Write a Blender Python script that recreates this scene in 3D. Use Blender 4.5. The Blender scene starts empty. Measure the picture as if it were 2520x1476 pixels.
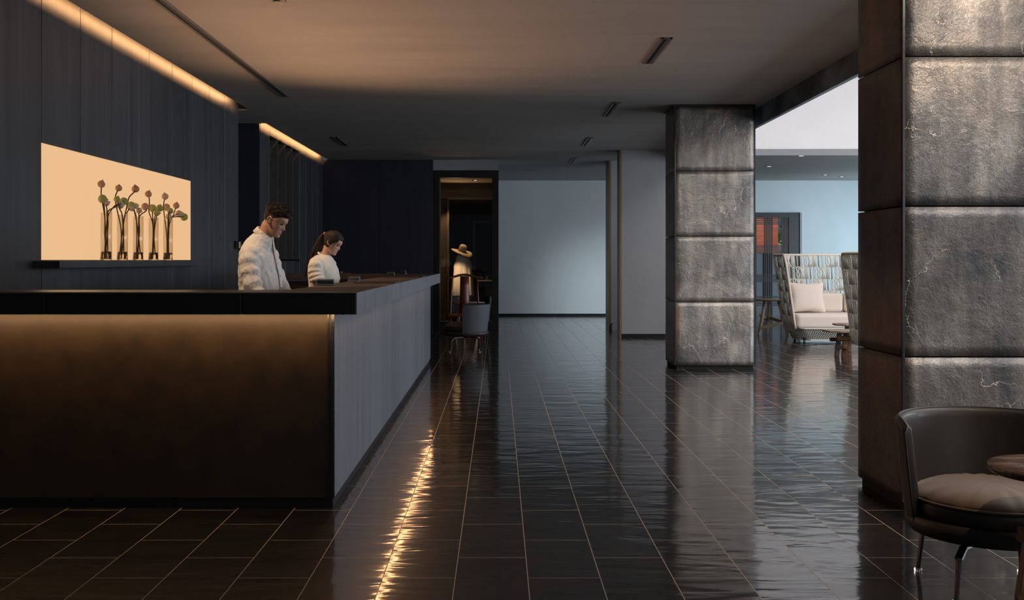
import bpy, bmesh, math, random
from mathutils import Vector, Matrix, noise, Euler
random.seed(7)
PI = math.pi
scene = bpy.context.scene
COL = scene.collection

# ------------------------------------------------------------------ camera, world, light, exposure
cam_d = bpy.data.cameras.new('camera'); cam = bpy.data.objects.new('camera', cam_d); COL.objects.link(cam)
cam.location = (0, 0, 1.35); cam.rotation_euler = (PI/2, 0, 0)
cam_d.sensor_width = 36; cam_d.lens = 36*2600/2520
cam_d.shift_x = (1260-1227)/2520; cam_d.shift_y = -(738-640)/2520
cam_d.clip_end = 200
scene.camera = cam
vs = scene.view_settings
vs.view_transform = 'Standard'; vs.look = 'None'; vs.gamma = 1; vs.use_curve_mapping = False
vs.exposure = 0.0

world = bpy.data.worlds.new('world'); scene.world = world; world.use_nodes = True
bg = world.node_tree.nodes['Background']
bg.inputs[0].default_value = (0.60, 0.72, 0.90, 1); bg.inputs[1].default_value = 0.10

def area(name, loc, direction, sx, sy, power, color, spread=180):
    d = bpy.data.lights.new(name, 'AREA'); d.shape = 'RECTANGLE'; d.size = sx; d.size_y = sy
    d.energy = power; d.color = color; d.spread = math.radians(spread)
    o = bpy.data.objects.new(name, d); COL.objects.link(o); o.location = loc
    dv = Vector(direction).normalized()
    up = 'Y' if abs(dv.z) > 0.1 or True else 'Z'
    # local -Z along direction, local Y as close as can be to world Y (long side of strips)
    z = -dv; y = Vector((0, 1, 0))
    if abs(z.y) > 0.9: y = Vector((0, 0, 1))
    x = y.cross(z).normalized(); y = z.cross(x)
    o.rotation_euler = Matrix((x, y, z)).transposed().to_euler()
    return o
def spot(name, loc, target, power, color, ang=60, blend=.6, size=.04):
    d = bpy.data.lights.new(name, 'SPOT'); d.energy = power; d.color = color
    d.spot_size = math.radians(ang); d.spot_blend = blend; d.shadow_soft_size = size
    o = bpy.data.objects.new(name, d); COL.objects.link(o); o.location = loc
    o.rotation_euler = (Vector(target)-Vector(loc)).to_track_quat('-Z', 'Y').to_euler()
    return o
WARM = (1.0, 0.56, 0.26); COOL = (0.72, 0.86, 1.0); AMBER = (1.0, 0.50, 0.20)
# skylight over the atrium on the right
area('skylight_glow', (7.0, 6.5, 6.7), (0, 0, -1), 6.6, 16.0, 1300, (1.0, 0.965, 0.945))
area('atrium_side_fill', (10.9, 10.5, 1.7), (-1, 0, .06), 3.0, 16.5, 820, (0.80, 0.89, 1.0))  # added side fill for desk panel and rear ceiling; no window modelled here
# unseen fill light added behind the camera for surfaces facing it
area('behind_camera_fill', (6.0, -3.0, 2.4), (-.15, 1, .02), 5.0, 2.4, 60, (1.0, 0.94, 0.88))
# tall windows at the far right of the rear corridor
area('rear_window_daylight', (10.7, 23.7, 1.05), (-1, .10, .30), 1.8, 3.2, 80, (0.70, 0.88, 1.0))
spot('lounge_wall_fill', (10.6, 20.6, 1.9), (7.6, 25.6, 1.1), 950, (0.62, .86, 1.0), 72, 1, .6)  # added spot that brightens the lounge back wall toward the right
spot('corridor_wall_fill', (7.6, 13.6, 3.2), (2.5, 25.6, .6), 3000, (.80, .92, 1.0), 15, 1, .6)  # added spot for the bright lower right of the corridor wall
# concealed strips: ceiling coves, under the countertop overhangs
area('cove_strip_front', (-3.165, 6.4, 3.338), (-1, 0, -.35), .02, 13.6, 46, AMBER)
area('cove_strip_back', (-3.245, 17.6, 3.338), (-1, 0, -.35), .02, 5.3, 15, AMBER)
spot('ceiling_glow_fill', (-2.2, 10.9, .8), (-.9, 9.8, 3.28), 235, (1.0, .54, .29), 108, 1, .15)  # unseen fill added behind the counter to warm the ceiling
spot('ceiling_glow_fill', (-2.45, 8.3, .8), (-1.0, 8.0, 3.28), 120, (1.0, .55, .31), 108, 1, .15)  # second unseen fill for the warm ceiling glow
area('counter_front_strip', (-2.3, 5.63, 1.045), (0, .35, -1), 3.0, .02, 13.0, WARM)
area('counter_side_strip', (-0.852, 9.6, 1.058), (1.5, 0, -1), .02, 7.8, 20, (1.0, .50, .22))
spot('armchair_fill', (2.5, 3.4, 3.2), (2.1, 4.6, .6), 120, (1.0, .70, .44), 55, 1)  # added spot without a fixture, warms the near armchair's back
spot('shop_dress_fill', (-1.10, 20.68, 1.5), (-.75, 21.25, .95), 26, (1.0, .66, .36), 45, .8)  # added low light below the hat brim to brighten the dress
# recessed downlights above the staff and near pillars
spot('staff_downlight', (-2.5, 6.6, 3.2), (-1.65, 7.45, 1.3), 165, (1.0, .70, .45), 50)
spot('staff_downlight', (-2.5, 8.9, 3.2), (-1.55, 9.55, 1.2), 150, (1.0, .70, .45), 50)
spot('pillar_downlight', (2.65, 4.6, 3.2), (2.65, 5.7, 2.1), 110, (1.0, .84, .70), 75, 1)
spot('pillar_downlight', (2.6, 4.0, 3.2), (2.5, 5.7, 1.2), 45, (.95, .95, 1.0), 50, 1)
spot('pillar_downlight', (2.2, 10.8, 3.2), (2.65, 13.1, 1.3), 130, (1.0, .90, .80), 65, 1)

# ------------------------------------------------------------------ materials
def newmat(name):
    m = bpy.data.materials.new(name); m.use_nodes = True
    nt = m.node_tree; b = nt.nodes['Principled BSDF']
    return m, nt, b
def N(nt, t, **kw):
    n = nt.nodes.new(t)
    for k, v in kw.items():
        if k in n.inputs.keys() if hasattr(n.inputs, 'keys') else False: n.inputs[k].default_value = v
        else: setattr(n, k, v)
    return n
def plain(name, c, rough=.5, metal=0, spec=.5, emit=None, es=0, trans=0, ior=1.45, coat=0, sheen=0, bump=0, bscale=60):
    m, nt, b = newmat(name)
    b.inputs['Base Color'].default_value = (*c, 1); b.inputs['Roughness'].default_value = rough
    b.inputs['Metallic'].default_value = metal; b.inputs['Specular IOR Level'].default_value = spec
    b.inputs['Transmission Weight'].default_value = trans; b.inputs['IOR'].default_value = ior
    b.inputs['Coat Weight'].default_value = coat; b.inputs['Sheen Weight'].default_value = sheen
    if emit: b.inputs['Emission Color'].default_value = (*emit, 1); b.inputs['Emission Strength'].default_value = es
    tc = nt.nodes.new('ShaderNodeTexCoord')
    no = nt.nodes.new('ShaderNodeTexNoise'); no.inputs['Scale'].default_value = bscale; no.inputs['Detail'].default_value = 4
    nt.links.new(tc.outputs['Object'], no.inputs['Vector'])
    if bump:
        bp = nt.nodes.new('ShaderNodeBump'); bp.inputs['Strength'].default_value = 1; bp.inputs['Distance'].default_value = bump
        nt.links.new(no.outputs['Fac'], bp.inputs['Height']); nt.links.new(bp.outputs[0], b.inputs['Normal'])
    if not trans:
        mr = nt.nodes.new('ShaderNodeMapRange'); mr.inputs['To Min'].default_value = max(0.02, rough-.05); mr.inputs['To Max'].default_value = min(1, rough+.07)
        nt.links.new(no.outputs['Fac'], mr.inputs['Value']); nt.links.new(mr.outputs[0], b.inputs['Roughness'])
    return m
def grain(name, c1, c2, rough, scale=(9, 9, .5), metal=0, bump=.0015, spec=.5, r2=None, detail=5, ns=1.0, island=0.0, coat=0, lo=.3, hi=.7):
    m, nt, b = newmat(name); L = nt.links.new
    tc = nt.nodes.new('ShaderNodeNewGeometry')
    mp = nt.nodes.new('ShaderNodeMapping'); mp.inputs['Scale'].default_value = scale
    L(tc.outputs['Position'], mp.inputs['Vector'])
    no = nt.nodes.new('ShaderNodeTexNoise'); no.inputs['Scale'].default_value = ns; no.inputs['Detail'].default_value = detail; no.inputs['Roughness'].default_value = .6
    no.noise_dimensions = '4D'
    if island:
        mu = nt.nodes.new('ShaderNodeMath'); mu.operation = 'MULTIPLY'; mu.inputs[1].default_value = 37
        L(tc.outputs['Random Per Island'], mu.inputs[0]); L(mu.outputs[0], no.inputs['W'])
    L(mp.outputs[0], no.inputs['Vector'])
    cr = nt.nodes.new('ShaderNodeValToRGB'); cr.color_ramp.elements[0].position = lo; cr.color_ramp.elements[1].position = hi
    cr.color_ramp.elements[0].color = (*c1, 1); cr.color_ramp.elements[1].color = (*c2, 1)
    L(no.outputs['Fac'], cr.inputs['Fac'])
    out = cr.outputs['Color']
    if island:
        hs = nt.nodes.new('ShaderNodeHueSaturation')
        mr = nt.nodes.new('ShaderNodeMapRange'); mr.inputs['To Min'].default_value = 1-island; mr.inputs['To Max'].default_value = 1+island
        L(tc.outputs['Random Per Island'], mr.inputs['Value']); L(mr.outputs[0], hs.inputs['Value']); L(out, hs.inputs['Color']); out = hs.outputs['Color']
    L(out, b.inputs['Base Color'])
    b.inputs['Roughness'].default_value = rough; b.inputs['Metallic'].default_value = metal
    b.inputs['Specular IOR Level'].default_value = spec; b.inputs['Coat Weight'].default_value = coat
    if r2 is not None:
        mr2 = nt.nodes.new('ShaderNodeMapRange'); mr2.inputs['To Min'].default_value = rough; mr2.inputs['To Max'].default_value = r2
        L(no.outputs['Fac'], mr2.inputs['Value']); L(mr2.outputs[0], b.inputs['Roughness'])
    if bump:
        bp = nt.nodes.new('ShaderNodeBump'); bp.inputs['Distance'].default_value = bump
        L(no.outputs['Fac'], bp.inputs['Height']); L(bp.outputs[0], b.inputs['Normal'])
    return m

def pillar_material(name, dark, mid, light, metal=.55):
    m, nt, b = newmat(name); L = nt.links.new
    g = nt.nodes.new('ShaderNodeNewGeometry'); P = g.outputs['Position']
    def noi(scale, det, w=0, vec=None, dist=0):
        n = nt.nodes.new('ShaderNodeTexNoise'); n.noise_dimensions = '4D'; n.inputs['Scale'].default_value = scale; n.inputs['Detail'].default_value = det
        n.inputs['W'].default_value = w; n.inputs['Distortion'].default_value = dist; n.inputs['Roughness'].default_value = .62
        L(vec or P, n.inputs['Vector']); return n
    isl = nt.nodes.new('ShaderNodeMath'); isl.operation = 'MULTIPLY'; isl.inputs[1].default_value = 23; L(g.outputs['Random Per Island'], isl.inputs[0])
    n1 = noi(1.6, 5, dist=.6); L(isl.outputs[0], n1.inputs['W'])
    mp = nt.nodes.new('ShaderNodeMapping'); mp.inputs['Scale'].default_value = (9, 9, 1.6); L(P, mp.inputs['Vector'])
    n2 = noi(1.0, 5, vec=mp.outputs[0])
    mix = nt.nodes.new('ShaderNodeMath'); mix.operation = 'MULTIPLY_ADD'; mix.inputs[1].default_value = .35
    L(n2.outputs['Fac'], mix.inputs[0]); 
    sc = nt.nodes.new('ShaderNodeMath'); sc.operation = 'MULTIPLY'; sc.inputs[1].default_value = .65; L(n1.outputs['Fac'], sc.inputs[0]); L(sc.outputs[0], mix.inputs[2])
    cr = nt.nodes.new('ShaderNodeValToRGB'); e = cr.color_ramp.elements
    e[0].position = .36; e[0].color = (*dark, 1); e[1].position = .66; e[1].color = (*light, 1)
    k = e.new(.5); k.color = (*mid, 1)
    L(mix.outputs[0], cr.inputs['Fac']); 
    # cracks: edges of a large distorted cell pattern, kept only in patches
    nd = noi(2.2, 6); vm = nt.nodes.new('ShaderNodeMixRGB'); vm.blend_type = 'ADD'; vm.inputs[0].default_value = .55
    L(P, vm.inputs[1]); L(nd.outputs['Color'], vm.inputs[2])
    vo = nt.nodes.new('ShaderNodeTexVoronoi'); vo.feature = 'DISTANCE_TO_EDGE'; vo.inputs['Scale'].default_value = 2.3; L(vm.outputs[0], vo.inputs['Vector'])
    c1 = nt.nodes.new('ShaderNodeMapRange'); c1.inputs['From Max'].default_value = .008; c1.inputs['To Min'].default_value = 1; c1.inputs['To Max'].default_value = 0; L(vo.outputs['Distance'], c1.inputs['Value'])
    nm = noi(1.7, 2, 5); c2 = nt.nodes.new('ShaderNodeMapRange'); c2.inputs['From Min'].default_value = .50; c2.inputs['From Max'].default_value = .60; L(nm.outputs['Fac'], c2.inputs['Value'])
    ck = nt.nodes.new('ShaderNodeMath'); ck.operation = 'MULTIPLY'; L(c1.outputs[0], ck.inputs[0]); L(c2.outputs[0], ck.inputs[1])
    cm = nt.nodes.new('ShaderNodeMixRGB'); cm.inputs[2].default_value = (light[0]*1.7, light[1]*1.65, light[2]*1.6, 1)
    cf = nt.nodes.new('ShaderNodeMath'); cf.operation = 'MULTIPLY'; cf.inputs[1].default_value = .75; L(ck.outputs[0], cf.inputs[0]); L(cf.outputs[0], cm.inputs[0])
    # fine dark pitting and a slow drift between blue grey and tan
    n6 = noi(130, 3, 7); sp6 = nt.nodes.new('ShaderNodeMapRange'); sp6.inputs['From Min'].default_value = .38; sp6.inputs['From Max'].default_value = .62; sp6.inputs['To Min'].default_value = .72; sp6.inputs['To Max'].default_value = 1.15; L(n6.outputs['Fac'], sp6.inputs['Value'])
    n7 = noi(2.4, 4, 12, dist=.3); h7 = nt.nodes.new('ShaderNodeMapRange'); h7.inputs['From Min'].default_value = .35; h7.inputs['From Max'].default_value = .65; h7.inputs['To Min'].default_value = .35; h7.inputs['To Max'].default_value = 1.1; L(n7.outputs['Fac'], h7.inputs['Value'])
    hs = nt.nodes.new('ShaderNodeHueSaturation'); L(sp6.outputs[0], hs.inputs['Value']); L(h7.outputs[0], hs.inputs['Saturation']); L(cr.outputs['Color'], hs.inputs['Color'])
    L(hs.outputs['Color'], cm.inputs[1]); L(cm.outputs[0], b.inputs['Base Color'])
    # relief
    n3 = noi(26, 8, 2, dist=.4); n4 = noi(5.5, 8, 9, dist=.5)
    a1 = nt.nodes.new('ShaderNodeMath'); a1.operation = 'MULTIPLY_ADD'; a1.inputs[1].default_value = .38; L(n3.outputs['Fac'], a1.inputs[0]); L(n4.outputs['Fac'], a1.inputs[2])
    a2 = nt.nodes.new('ShaderNodeMath'); a2.operation = 'MULTIPLY_ADD'; a2.inputs[1].default_value = .20; L(ck.outputs[0], a2.inputs[0]); L(a1.outputs[0], a2.inputs[2])
    n5 = noi(90, 4, 3); a3 = nt.nodes.new('ShaderNodeMath'); a3.operation = 'MULTIPLY_ADD'; a3.inputs[1].default_value = .16; L(n5.outputs['Fac'], a3.inputs[0]); L(a2.outputs[0], a3.inputs[2])
    bp = nt.nodes.new('ShaderNodeBump'); bp.inputs['Distance'].default_value = .014; bp.inputs['Strength'].default_value = .9
    L(a3.outputs[0], bp.inputs['Height']); L(bp.outputs[0], b.inputs['Normal'])
    b.inputs['Metallic'].default_value = metal
    r = nt.nodes.new('ShaderNodeMapRange'); r.inputs['To Min'].default_value = .26; r.inputs['To Max'].default_value = .46; L(n4.outputs['Fac'], r.inputs['Value']); L(r.outputs[0], b.inputs['Roughness'])
    return m

def floor_material():
    m, nt, b = newmat('glossy_slate_tiles'); L = nt.links.new
    g = nt.nodes.new('ShaderNodeNewGeometry'); P = g.outputs['Position']
    sx = nt.nodes.new('ShaderNodeSeparateXYZ'); L(P, sx.inputs[0])
    ax = nt.nodes.new('ShaderNodeMath'); ax.operation = 'ADD'; ax.inputs[1].default_value = -0.1243+30*.3085; L(sx.outputs['X'], ax.inputs[0])
    ay = nt.nodes.new('ShaderNodeMath'); ay.operation = 'ADD'; ay.inputs[1].default_value = -4.795+20*.608; L(sx.outputs['Y'], ay.inputs[0])
    cb = nt.nodes.new('ShaderNodeCombineXYZ'); L(ay.outputs[0], cb.inputs[0]); L(ax.outputs[0], cb.inputs[1])
    br = nt.nodes.new('ShaderNodeTexBrick'); L(cb.outputs[0], br.inputs['Vector'])
    br.offset = .5; br.offset_frequency = 2; br.squash = 1
    br.inputs['Scale'].default_value = 1; br.inputs['Brick Width'].default_value = .608; br.inputs['Row Height'].default_value = .3085
    br.inputs['Mortar Size'].default_value = .0021; br.inputs['Mortar Smooth'].default_value = .1; br.inputs['Bias'].default_value = 0
    br.inputs['Color1'].default_value = (0, 0, 0, 1); br.inputs['Color2'].default_value = (1, 1, 1, 1); br.inputs['Mortar'].default_value = (.5, .5, .5, 1)
    # slate tone
    mp = nt.nodes.new('ShaderNodeMapping'); mp.inputs['Scale'].default_value = (3, 9, 1); L(P, mp.inputs['Vector'])
    n = nt.nodes.new('ShaderNodeTexNoise'); n.noise_dimensions = '4D'; n.inputs['Scale'].default_value = 1; n.inputs['Detail'].default_value = 6; L(mp.outputs[0], n.inputs['Vector'])
    w = nt.nodes.new('ShaderNodeMath'); w.operation = 'MULTIPLY'; w.inputs[1].default_value = 19; L(br.outputs['Color'], w.inputs[0]); L(w.outputs[0], n.inputs['W'])
    cr = nt.nodes.new('ShaderNodeValToRGB'); e = cr.color_ramp.elements
    e[0].position = .3; e[0].color = (.005, .0053, .006, 1); e[1].position = .75; e[1].color = (.014, .013, .012, 1); L(n.outputs['Fac'], cr.inputs['Fac'])
    hs = nt.nodes.new('ShaderNodeHueSaturation'); v = nt.nodes.new('ShaderNodeMapRange'); v.inputs['To Min'].default_value = .75; v.inputs['To Max'].default_value = 1.35
    L(br.outputs['Color'], v.inputs['Value']); L(v.outputs[0], hs.inputs['Value']); L(cr.outputs[0], hs.inputs['Color'])
    mx = nt.nodes.new('ShaderNodeMixRGB'); mx.inputs[2].default_value = (.42, .33, .25, 1); L(br.outputs['Fac'], mx.inputs[0]); L(hs.outputs[0], mx.inputs[1])
    L(mx.outputs[0], b.inputs['Base Color'])
    rr = nt.nodes.new('ShaderNodeMapRange'); rr.inputs['To Min'].default_value = .34; rr.inputs['To Max'].default_value = .46; L(n.outputs['Fac'], rr.inputs['Value'])
    rm = nt.nodes.new('ShaderNodeMixRGB'); rm.inputs[2].default_value = (.6, .6, .6, 1); L(br.outputs['Fac'], rm.inputs[0]); L(rr.outputs[0], rm.inputs[1]); L(rm.outputs[0], b.inputs['Roughness'])
    # ripples: low waves, longer across the tiles
    mp2 = nt.nodes.new('ShaderNodeMapping'); mp2.inputs['Scale'].default_value = (2.2, 6.5, 1); mp2.inputs['Rotation'].default_value = (0, 0, .12); L(P, mp2.inputs['Vector'])
    r1 = nt.nodes.new('ShaderNodeTexNoise'); r1.noise_dimensions = '4D'; r1.inputs['Scale'].default_value = 1.0; r1.inputs['Detail'].default_value = 2.2; r1.inputs['Distortion'].default_value = .8
    L(mp2.outputs[0], r1.inputs['Vector']); L(w.outputs[0], r1.inputs['W'])
    r2 = nt.nodes.new('ShaderNodeTexNoise'); r2.inputs['Scale'].default_value = 70; r2.inputs['Detail'].default_value = 3; L(P, r2.inputs['Vector'])
    s = nt.nodes.new('ShaderNodeMath'); s.operation = 'MULTIPLY_ADD'; s.inputs[1].default_value = .02; L(r2.outputs['Fac'], s.inputs[0]); L(r1.outputs['Fac'], s.inputs[2])
    mo = nt.nodes.new('ShaderNodeMath'); mo.operation = 'MULTIPLY_ADD'; mo.inputs[1].default_value = -.22; L(br.outputs['Fac'], mo.inputs[0]); L(s.outputs[0], mo.inputs[2])
    bp = nt.nodes.new('ShaderNodeBump'); bp.inputs['Distance'].default_value = .0055; bp.inputs['Strength'].default_value = 1
    L(mo.outputs[0], bp.inputs['Height']); L(bp.outputs[0], b.inputs['Normal'])
    b.inputs['Specular IOR Level'].default_value = .13
    cw = nt.nodes.new('ShaderNodeMath'); cw.operation = 'MULTIPLY_ADD'; cw.inputs[1].default_value = -.9; cw.inputs[2].default_value = 1.0; L(br.outputs['Fac'], cw.inputs[0]); L(cw.outputs[0], b.inputs['Coat Weight'])
    b.inputs['Coat Roughness'].default_value = .085; L(bp.outputs[0], b.inputs['Coat Normal'])
    return m

M = dict(
    floor=floor_material(),
    wood=grain('charcoal_stained_wood', (.026, .028, .034), (.062, .062, .068), .42, (14, 14, .5), island=.16, bump=.0008),
    navy=grain('navy_black_wood', (.010, .012, .022), (.020, .022, .036), .5, (12, 12, .5), island=.12, bump=.0008),
    deskwood=grain('blue_grey_stained_wood', (.075, .085, .110), (.150, .155, .175), .45, (16, 16, .45), island=.16, bump=.0008),
    bronze=grain('dark_bronze_leather', (.012, .008, .005), (.026, .017, .009), .42, (5, 5, 5), bump=.001, ns=1.3),
    leather_top=grain('brown_black_leather_top', (.075, .053, .040), (.115, .082, .062), .38, (6, 6, 6), bump=.0006),
    black_edge=plain('near_black_leather', (.008, .0075, .007), .45, bump=.0006, bscale=120),
    slot=plain('black_recess', (.003, .003, .004), .8),
    plaster=grain('grey_plaster', (.25, .25, .265), (.29, .29, .30), .8, (2, 2, 1), bump=.0006),
    wall_blue=grain('pale_plaster', (.48, .52, .54), (.54, .57, .58), .8, (2, 2, 1), bump=.0006),
    ceiling=grain('dark_plaster_ceiling', (.27, .258, .245), (.34, .325, .31), .75, (.5, 2.6, 1), bump=.0006, lo=.25, hi=.75),
    white=grain('white_plaster', (.74, .71, .70), (.78, .75, .74), .8, (2, 2, 2), bump=0),
    fascia=grain('dark_steel_blue_reflection', (.02, .026, .04), (.22, .30, .38), .4, (1, 1.6, 3), metal=.35, bump=.003, lo=.35, hi=.7),  # pale blue patches paint a glossy reflection into the colour
    black=plain('black_frame', (.006, .006, .007), .45),
    darkmetal=plain('gunmetal', (.06, .065, .07), .28, metal=.9),
    steel=plain('polished_steel', (.35, .35, .36), .18, metal=1),
    brass=plain('brushed_brass', (.62, .52, .36), .3, metal=1),
    slotmetal=plain('grey_fixture_metal', (.16, .16, .16), .4, metal=.5),
    leather=plain('black_leather', (.026, .023, .021), .46, bump=.00015, bscale=240, coat=.05),
    leather_grey=plain('slate_blue_leather', (.085, .098, .118), .5, bump=.0005, bscale=160),
    cushion=plain('brown_black_suede', (.12, .072, .042), .6, bump=.0012, bscale=28, sheen=.3),
    marble=grain('brown_marble', (.085, .05, .035), (.33, .22, .16), .25, (7, 22, 4), bump=0, lo=.42, hi=.72),
    redwood=grain('red_brown_rosewood', (.10, .022, .010), (.17, .045, .020), .3, (6, 6, 2), bump=.0004),
    oak=grain('weathered_oak', (.17, .125, .085), (.30, .23, .165), .55, (8, 8, 8), bump=.0008),
    oakdark=grain('orange_brown_timber', (.10, .045, .018), (.21, .10, .045), .35, (9, 9, 5), bump=.0008),
    rope=grain('pale_rope', (.44, .43, .38), (.60, .58, .52), .8, (40, 40, 40), bump=.001),
    ropetrim=plain('pinkish_rope_trim', (.56, .46, .38), .6, bump=.0006, bscale=200),
    linen=plain('cream_linen', (.60, .505, .435), .85, sheen=.2, bump=.0008, bscale=220),
    skin=plain('skin', (.50, .27, .18), .5, spec=.35, bump=.0003, bscale=200),
    skin_w=plain('skin_fair', (.56, .33, .24), .5, spec=.35, bump=.0003, bscale=200),
    lips=plain('lips', (.40, .13, .10), .4),
    lips_w=plain('red_lips', (.50, .09, .08), .35),
    hair=plain('black_brown_hair', (.020, .013, .008), .58, spec=.35, bump=.003, bscale=110),
    eye=plain('eye_dark', (.015, .01, .008), .15),
    shirt=plain('white_shirt_cotton', (.70, .66, .62), .75, sheen=.15, bump=.0015, bscale=22),
    blouse=plain('cream_blouse', (.68, .64, .57), .7, sheen=.15, bump=.0012, bscale=20),
    trousers=plain('black_trousers', (.012, .012, .014), .8, bump=.001, bscale=30),
    shoe=plain('black_shoe', (.008, .008, .008), .25),
    screen=plain('dark_plastic', (.055, .07, .09), .4),
    screenface=plain('black_screen_glass', (.006, .006, .008), .12),
    mat=plain('brown_desk_leather', (.055, .038, .028), .35, bump=.0004, bscale=150),
    straw=grain('woven_straw', (.42, .27, .13), (.62, .44, .25), .75, (60, 60, 60), bump=.003),
    band=plain('dark_ribbon', (.02, .03, .05), .5),
    dress=plain('white_dress', (.72, .66, .58), .7, bump=.002, bscale=10),
    shopwall=grain('brown_panel', (.045, .03, .016), (.07, .046, .026), .6, (3, 3, .6), bump=0),
    shopceil=plain('cream_ceiling', (.55, .42, .28), .8),
    goldtrim=plain('aged_brass_trim', (.25, .19, .11), .4, metal=.7),
    pod_green=plain('green_lotus_pod', (.26, .27, .08), .75, bump=.0015, bscale=30),
    pod_brown=plain('brown_lotus_pod', (.38, .21, .12), .75, bump=.0015, bscale=30),
    pod_grey=plain('dusty_lotus_pod', (.42, .30, .21), .75, bump=.0015, bscale=30),
    stem=plain('brown_green_stem', (.045, .030, .012), .6),
    brick=None, leaf=plain('green_leaves', (.10, .30, .05), .6, bump=.01, bscale=12),
    outside=plain('pale_outside_wall', (.7, .75, .72), .8),
)
def cloth(name, c, scale, dist, rough=.75):
    m, nt, b = newmat(name); L = nt.links.new; tc = nt.nodes.new('ShaderNodeTexCoord')
    mp = nt.nodes.new('ShaderNodeMapping'); mp.inputs['Rotation'].default_value = (.5, .4, .3); mp.inputs['Scale'].default_value = (1, 1, .55); L(tc.outputs['Object'], mp.inputs['Vector'])
    n = nt.nodes.new('ShaderNodeTexNoise'); n.inputs['Scale'].default_value = scale; n.inputs['Detail'].default_value = 1.5; n.inputs['Distortion'].default_value = 1.6; L(mp.outputs[0], n.inputs['Vector'])
    p = nt.nodes.new('ShaderNodeMath'); p.operation = 'PINGPONG'; p.inputs[1].default_value = .22; L(n.outputs['Fac'], p.inputs[0])
    bp = nt.nodes.new('ShaderNodeBump'); bp.inputs['Distance'].default_value = dist; L(p.outputs[0], bp.inputs['Height']); L(bp.outputs[0], b.inputs['Normal'])
    b.inputs['Base Color'].default_value = (*c, 1); b.inputs['Roughness'].default_value = rough; b.inputs['Sheen Weight'].default_value = .1; return m
M['shirt'] = cloth('white_shirt_cotton', (.70, .66, .62), 8.5, .020)
M['blouse'] = cloth('cream_blouse', (.68, .64, .57), 6.5, .012)
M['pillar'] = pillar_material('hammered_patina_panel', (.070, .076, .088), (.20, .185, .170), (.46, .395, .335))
M['pillar_side'] = pillar_material('warm_lit_patina_panel', (.045, .025, .014), (.095, .055, .032), (.20, .13, .08), .45)  # left faces: warm reflected light put into the panel colour
def glass(name, c=(1, 1, 1), rough=0.0, ior=1.45):
    m = plain(name, c, rough, trans=1, ior=ior); return m
M['glass'] = glass('clear_glass'); M['water'] = glass('water', (.86, .78, .62), 0, 1.33)
def thin_pane(name, tint=(.95, .95, .95), fac=.10):
    m = bpy.data.materials.new(name); m.use_nodes = True; nt = m.node_tree; nt.nodes.clear()
    o = nt.nodes.new('ShaderNodeOutputMaterial'); t = nt.nodes.new('ShaderNodeBsdfTransparent'); t.inputs[0].default_value = (*tint, 1)
    gl = nt.nodes.new('ShaderNodeBsdfGlossy'); gl.inputs['Roughness'].default_value = .01; mx = nt.nodes.new('ShaderNodeMixShader')
    lw = nt.nodes.new('ShaderNodeLayerWeight'); lw.inputs['Blend'].default_value = .5
    pw = nt.nodes.new('ShaderNodeMath'); pw.operation = 'POWER'; pw.inputs[1].default_value = 4; nt.links.new(lw.outputs['Facing'], pw.inputs[0])
    fr = nt.nodes.new('ShaderNodeMath'); fr.operation = 'MULTIPLY_ADD'; fr.inputs[1].default_value = .8; fr.inputs[2].default_value = .04; nt.links.new(pw.outputs[0], fr.inputs[0])
    nt.links.new(fr.outputs[0], mx.inputs[0]); nt.links.new(t.outputs[0], mx.inputs[1]); nt.links.new(gl.outputs[0], mx.inputs[2]); nt.links.new(mx.outputs[0], o.inputs[0])
    return m
M['pane'] = thin_pane('window_pane')
M['vase'] = thin_pane('vase_glass', (.93, .90, .86))
M['lightbox'] = plain('backlit_amber_panel', (.0, .0, .0), .6, emit=(.90, .545, .275), es=.92)
M['led'] = plain('downlight_lens', (.9, .9, .9), .4, emit=(1, .95, .85), es=3)
def brick_material():
    m, nt, b = newmat('red_brick'); g = nt.nodes.new('ShaderNodeNewGeometry'); mp = nt.nodes.new('ShaderNodeMapping')
    mp.inputs['Rotation'].default_value = (PI/2, 0, 0); nt.links.new(g.outputs['Position'], mp.inputs['Vector'])
    br = nt.nodes.new('ShaderNodeTexBrick'); br.inputs['Scale'].default_value = 1; br.inputs['Brick Width'].default_value = .22; br.inputs['Row Height'].default_value = .062; br.inputs['Mortar Size'].default_value = .009
    br.inputs['Color1'].default_value = (.44, .09, .045, 1); br.inputs['Color2'].default_value = (.28, .07, .045, 1); br.inputs['Mortar'].default_value = (.25, .11, .08, 1)
    nt.links.new(mp.outputs[0], br.inputs['Vector']); nt.links.new(br.outputs['Color'], b.inputs['Base Color']); b.inputs['Roughness'].default_value = .9
    return m
M['brick'] = brick_material()

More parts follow.
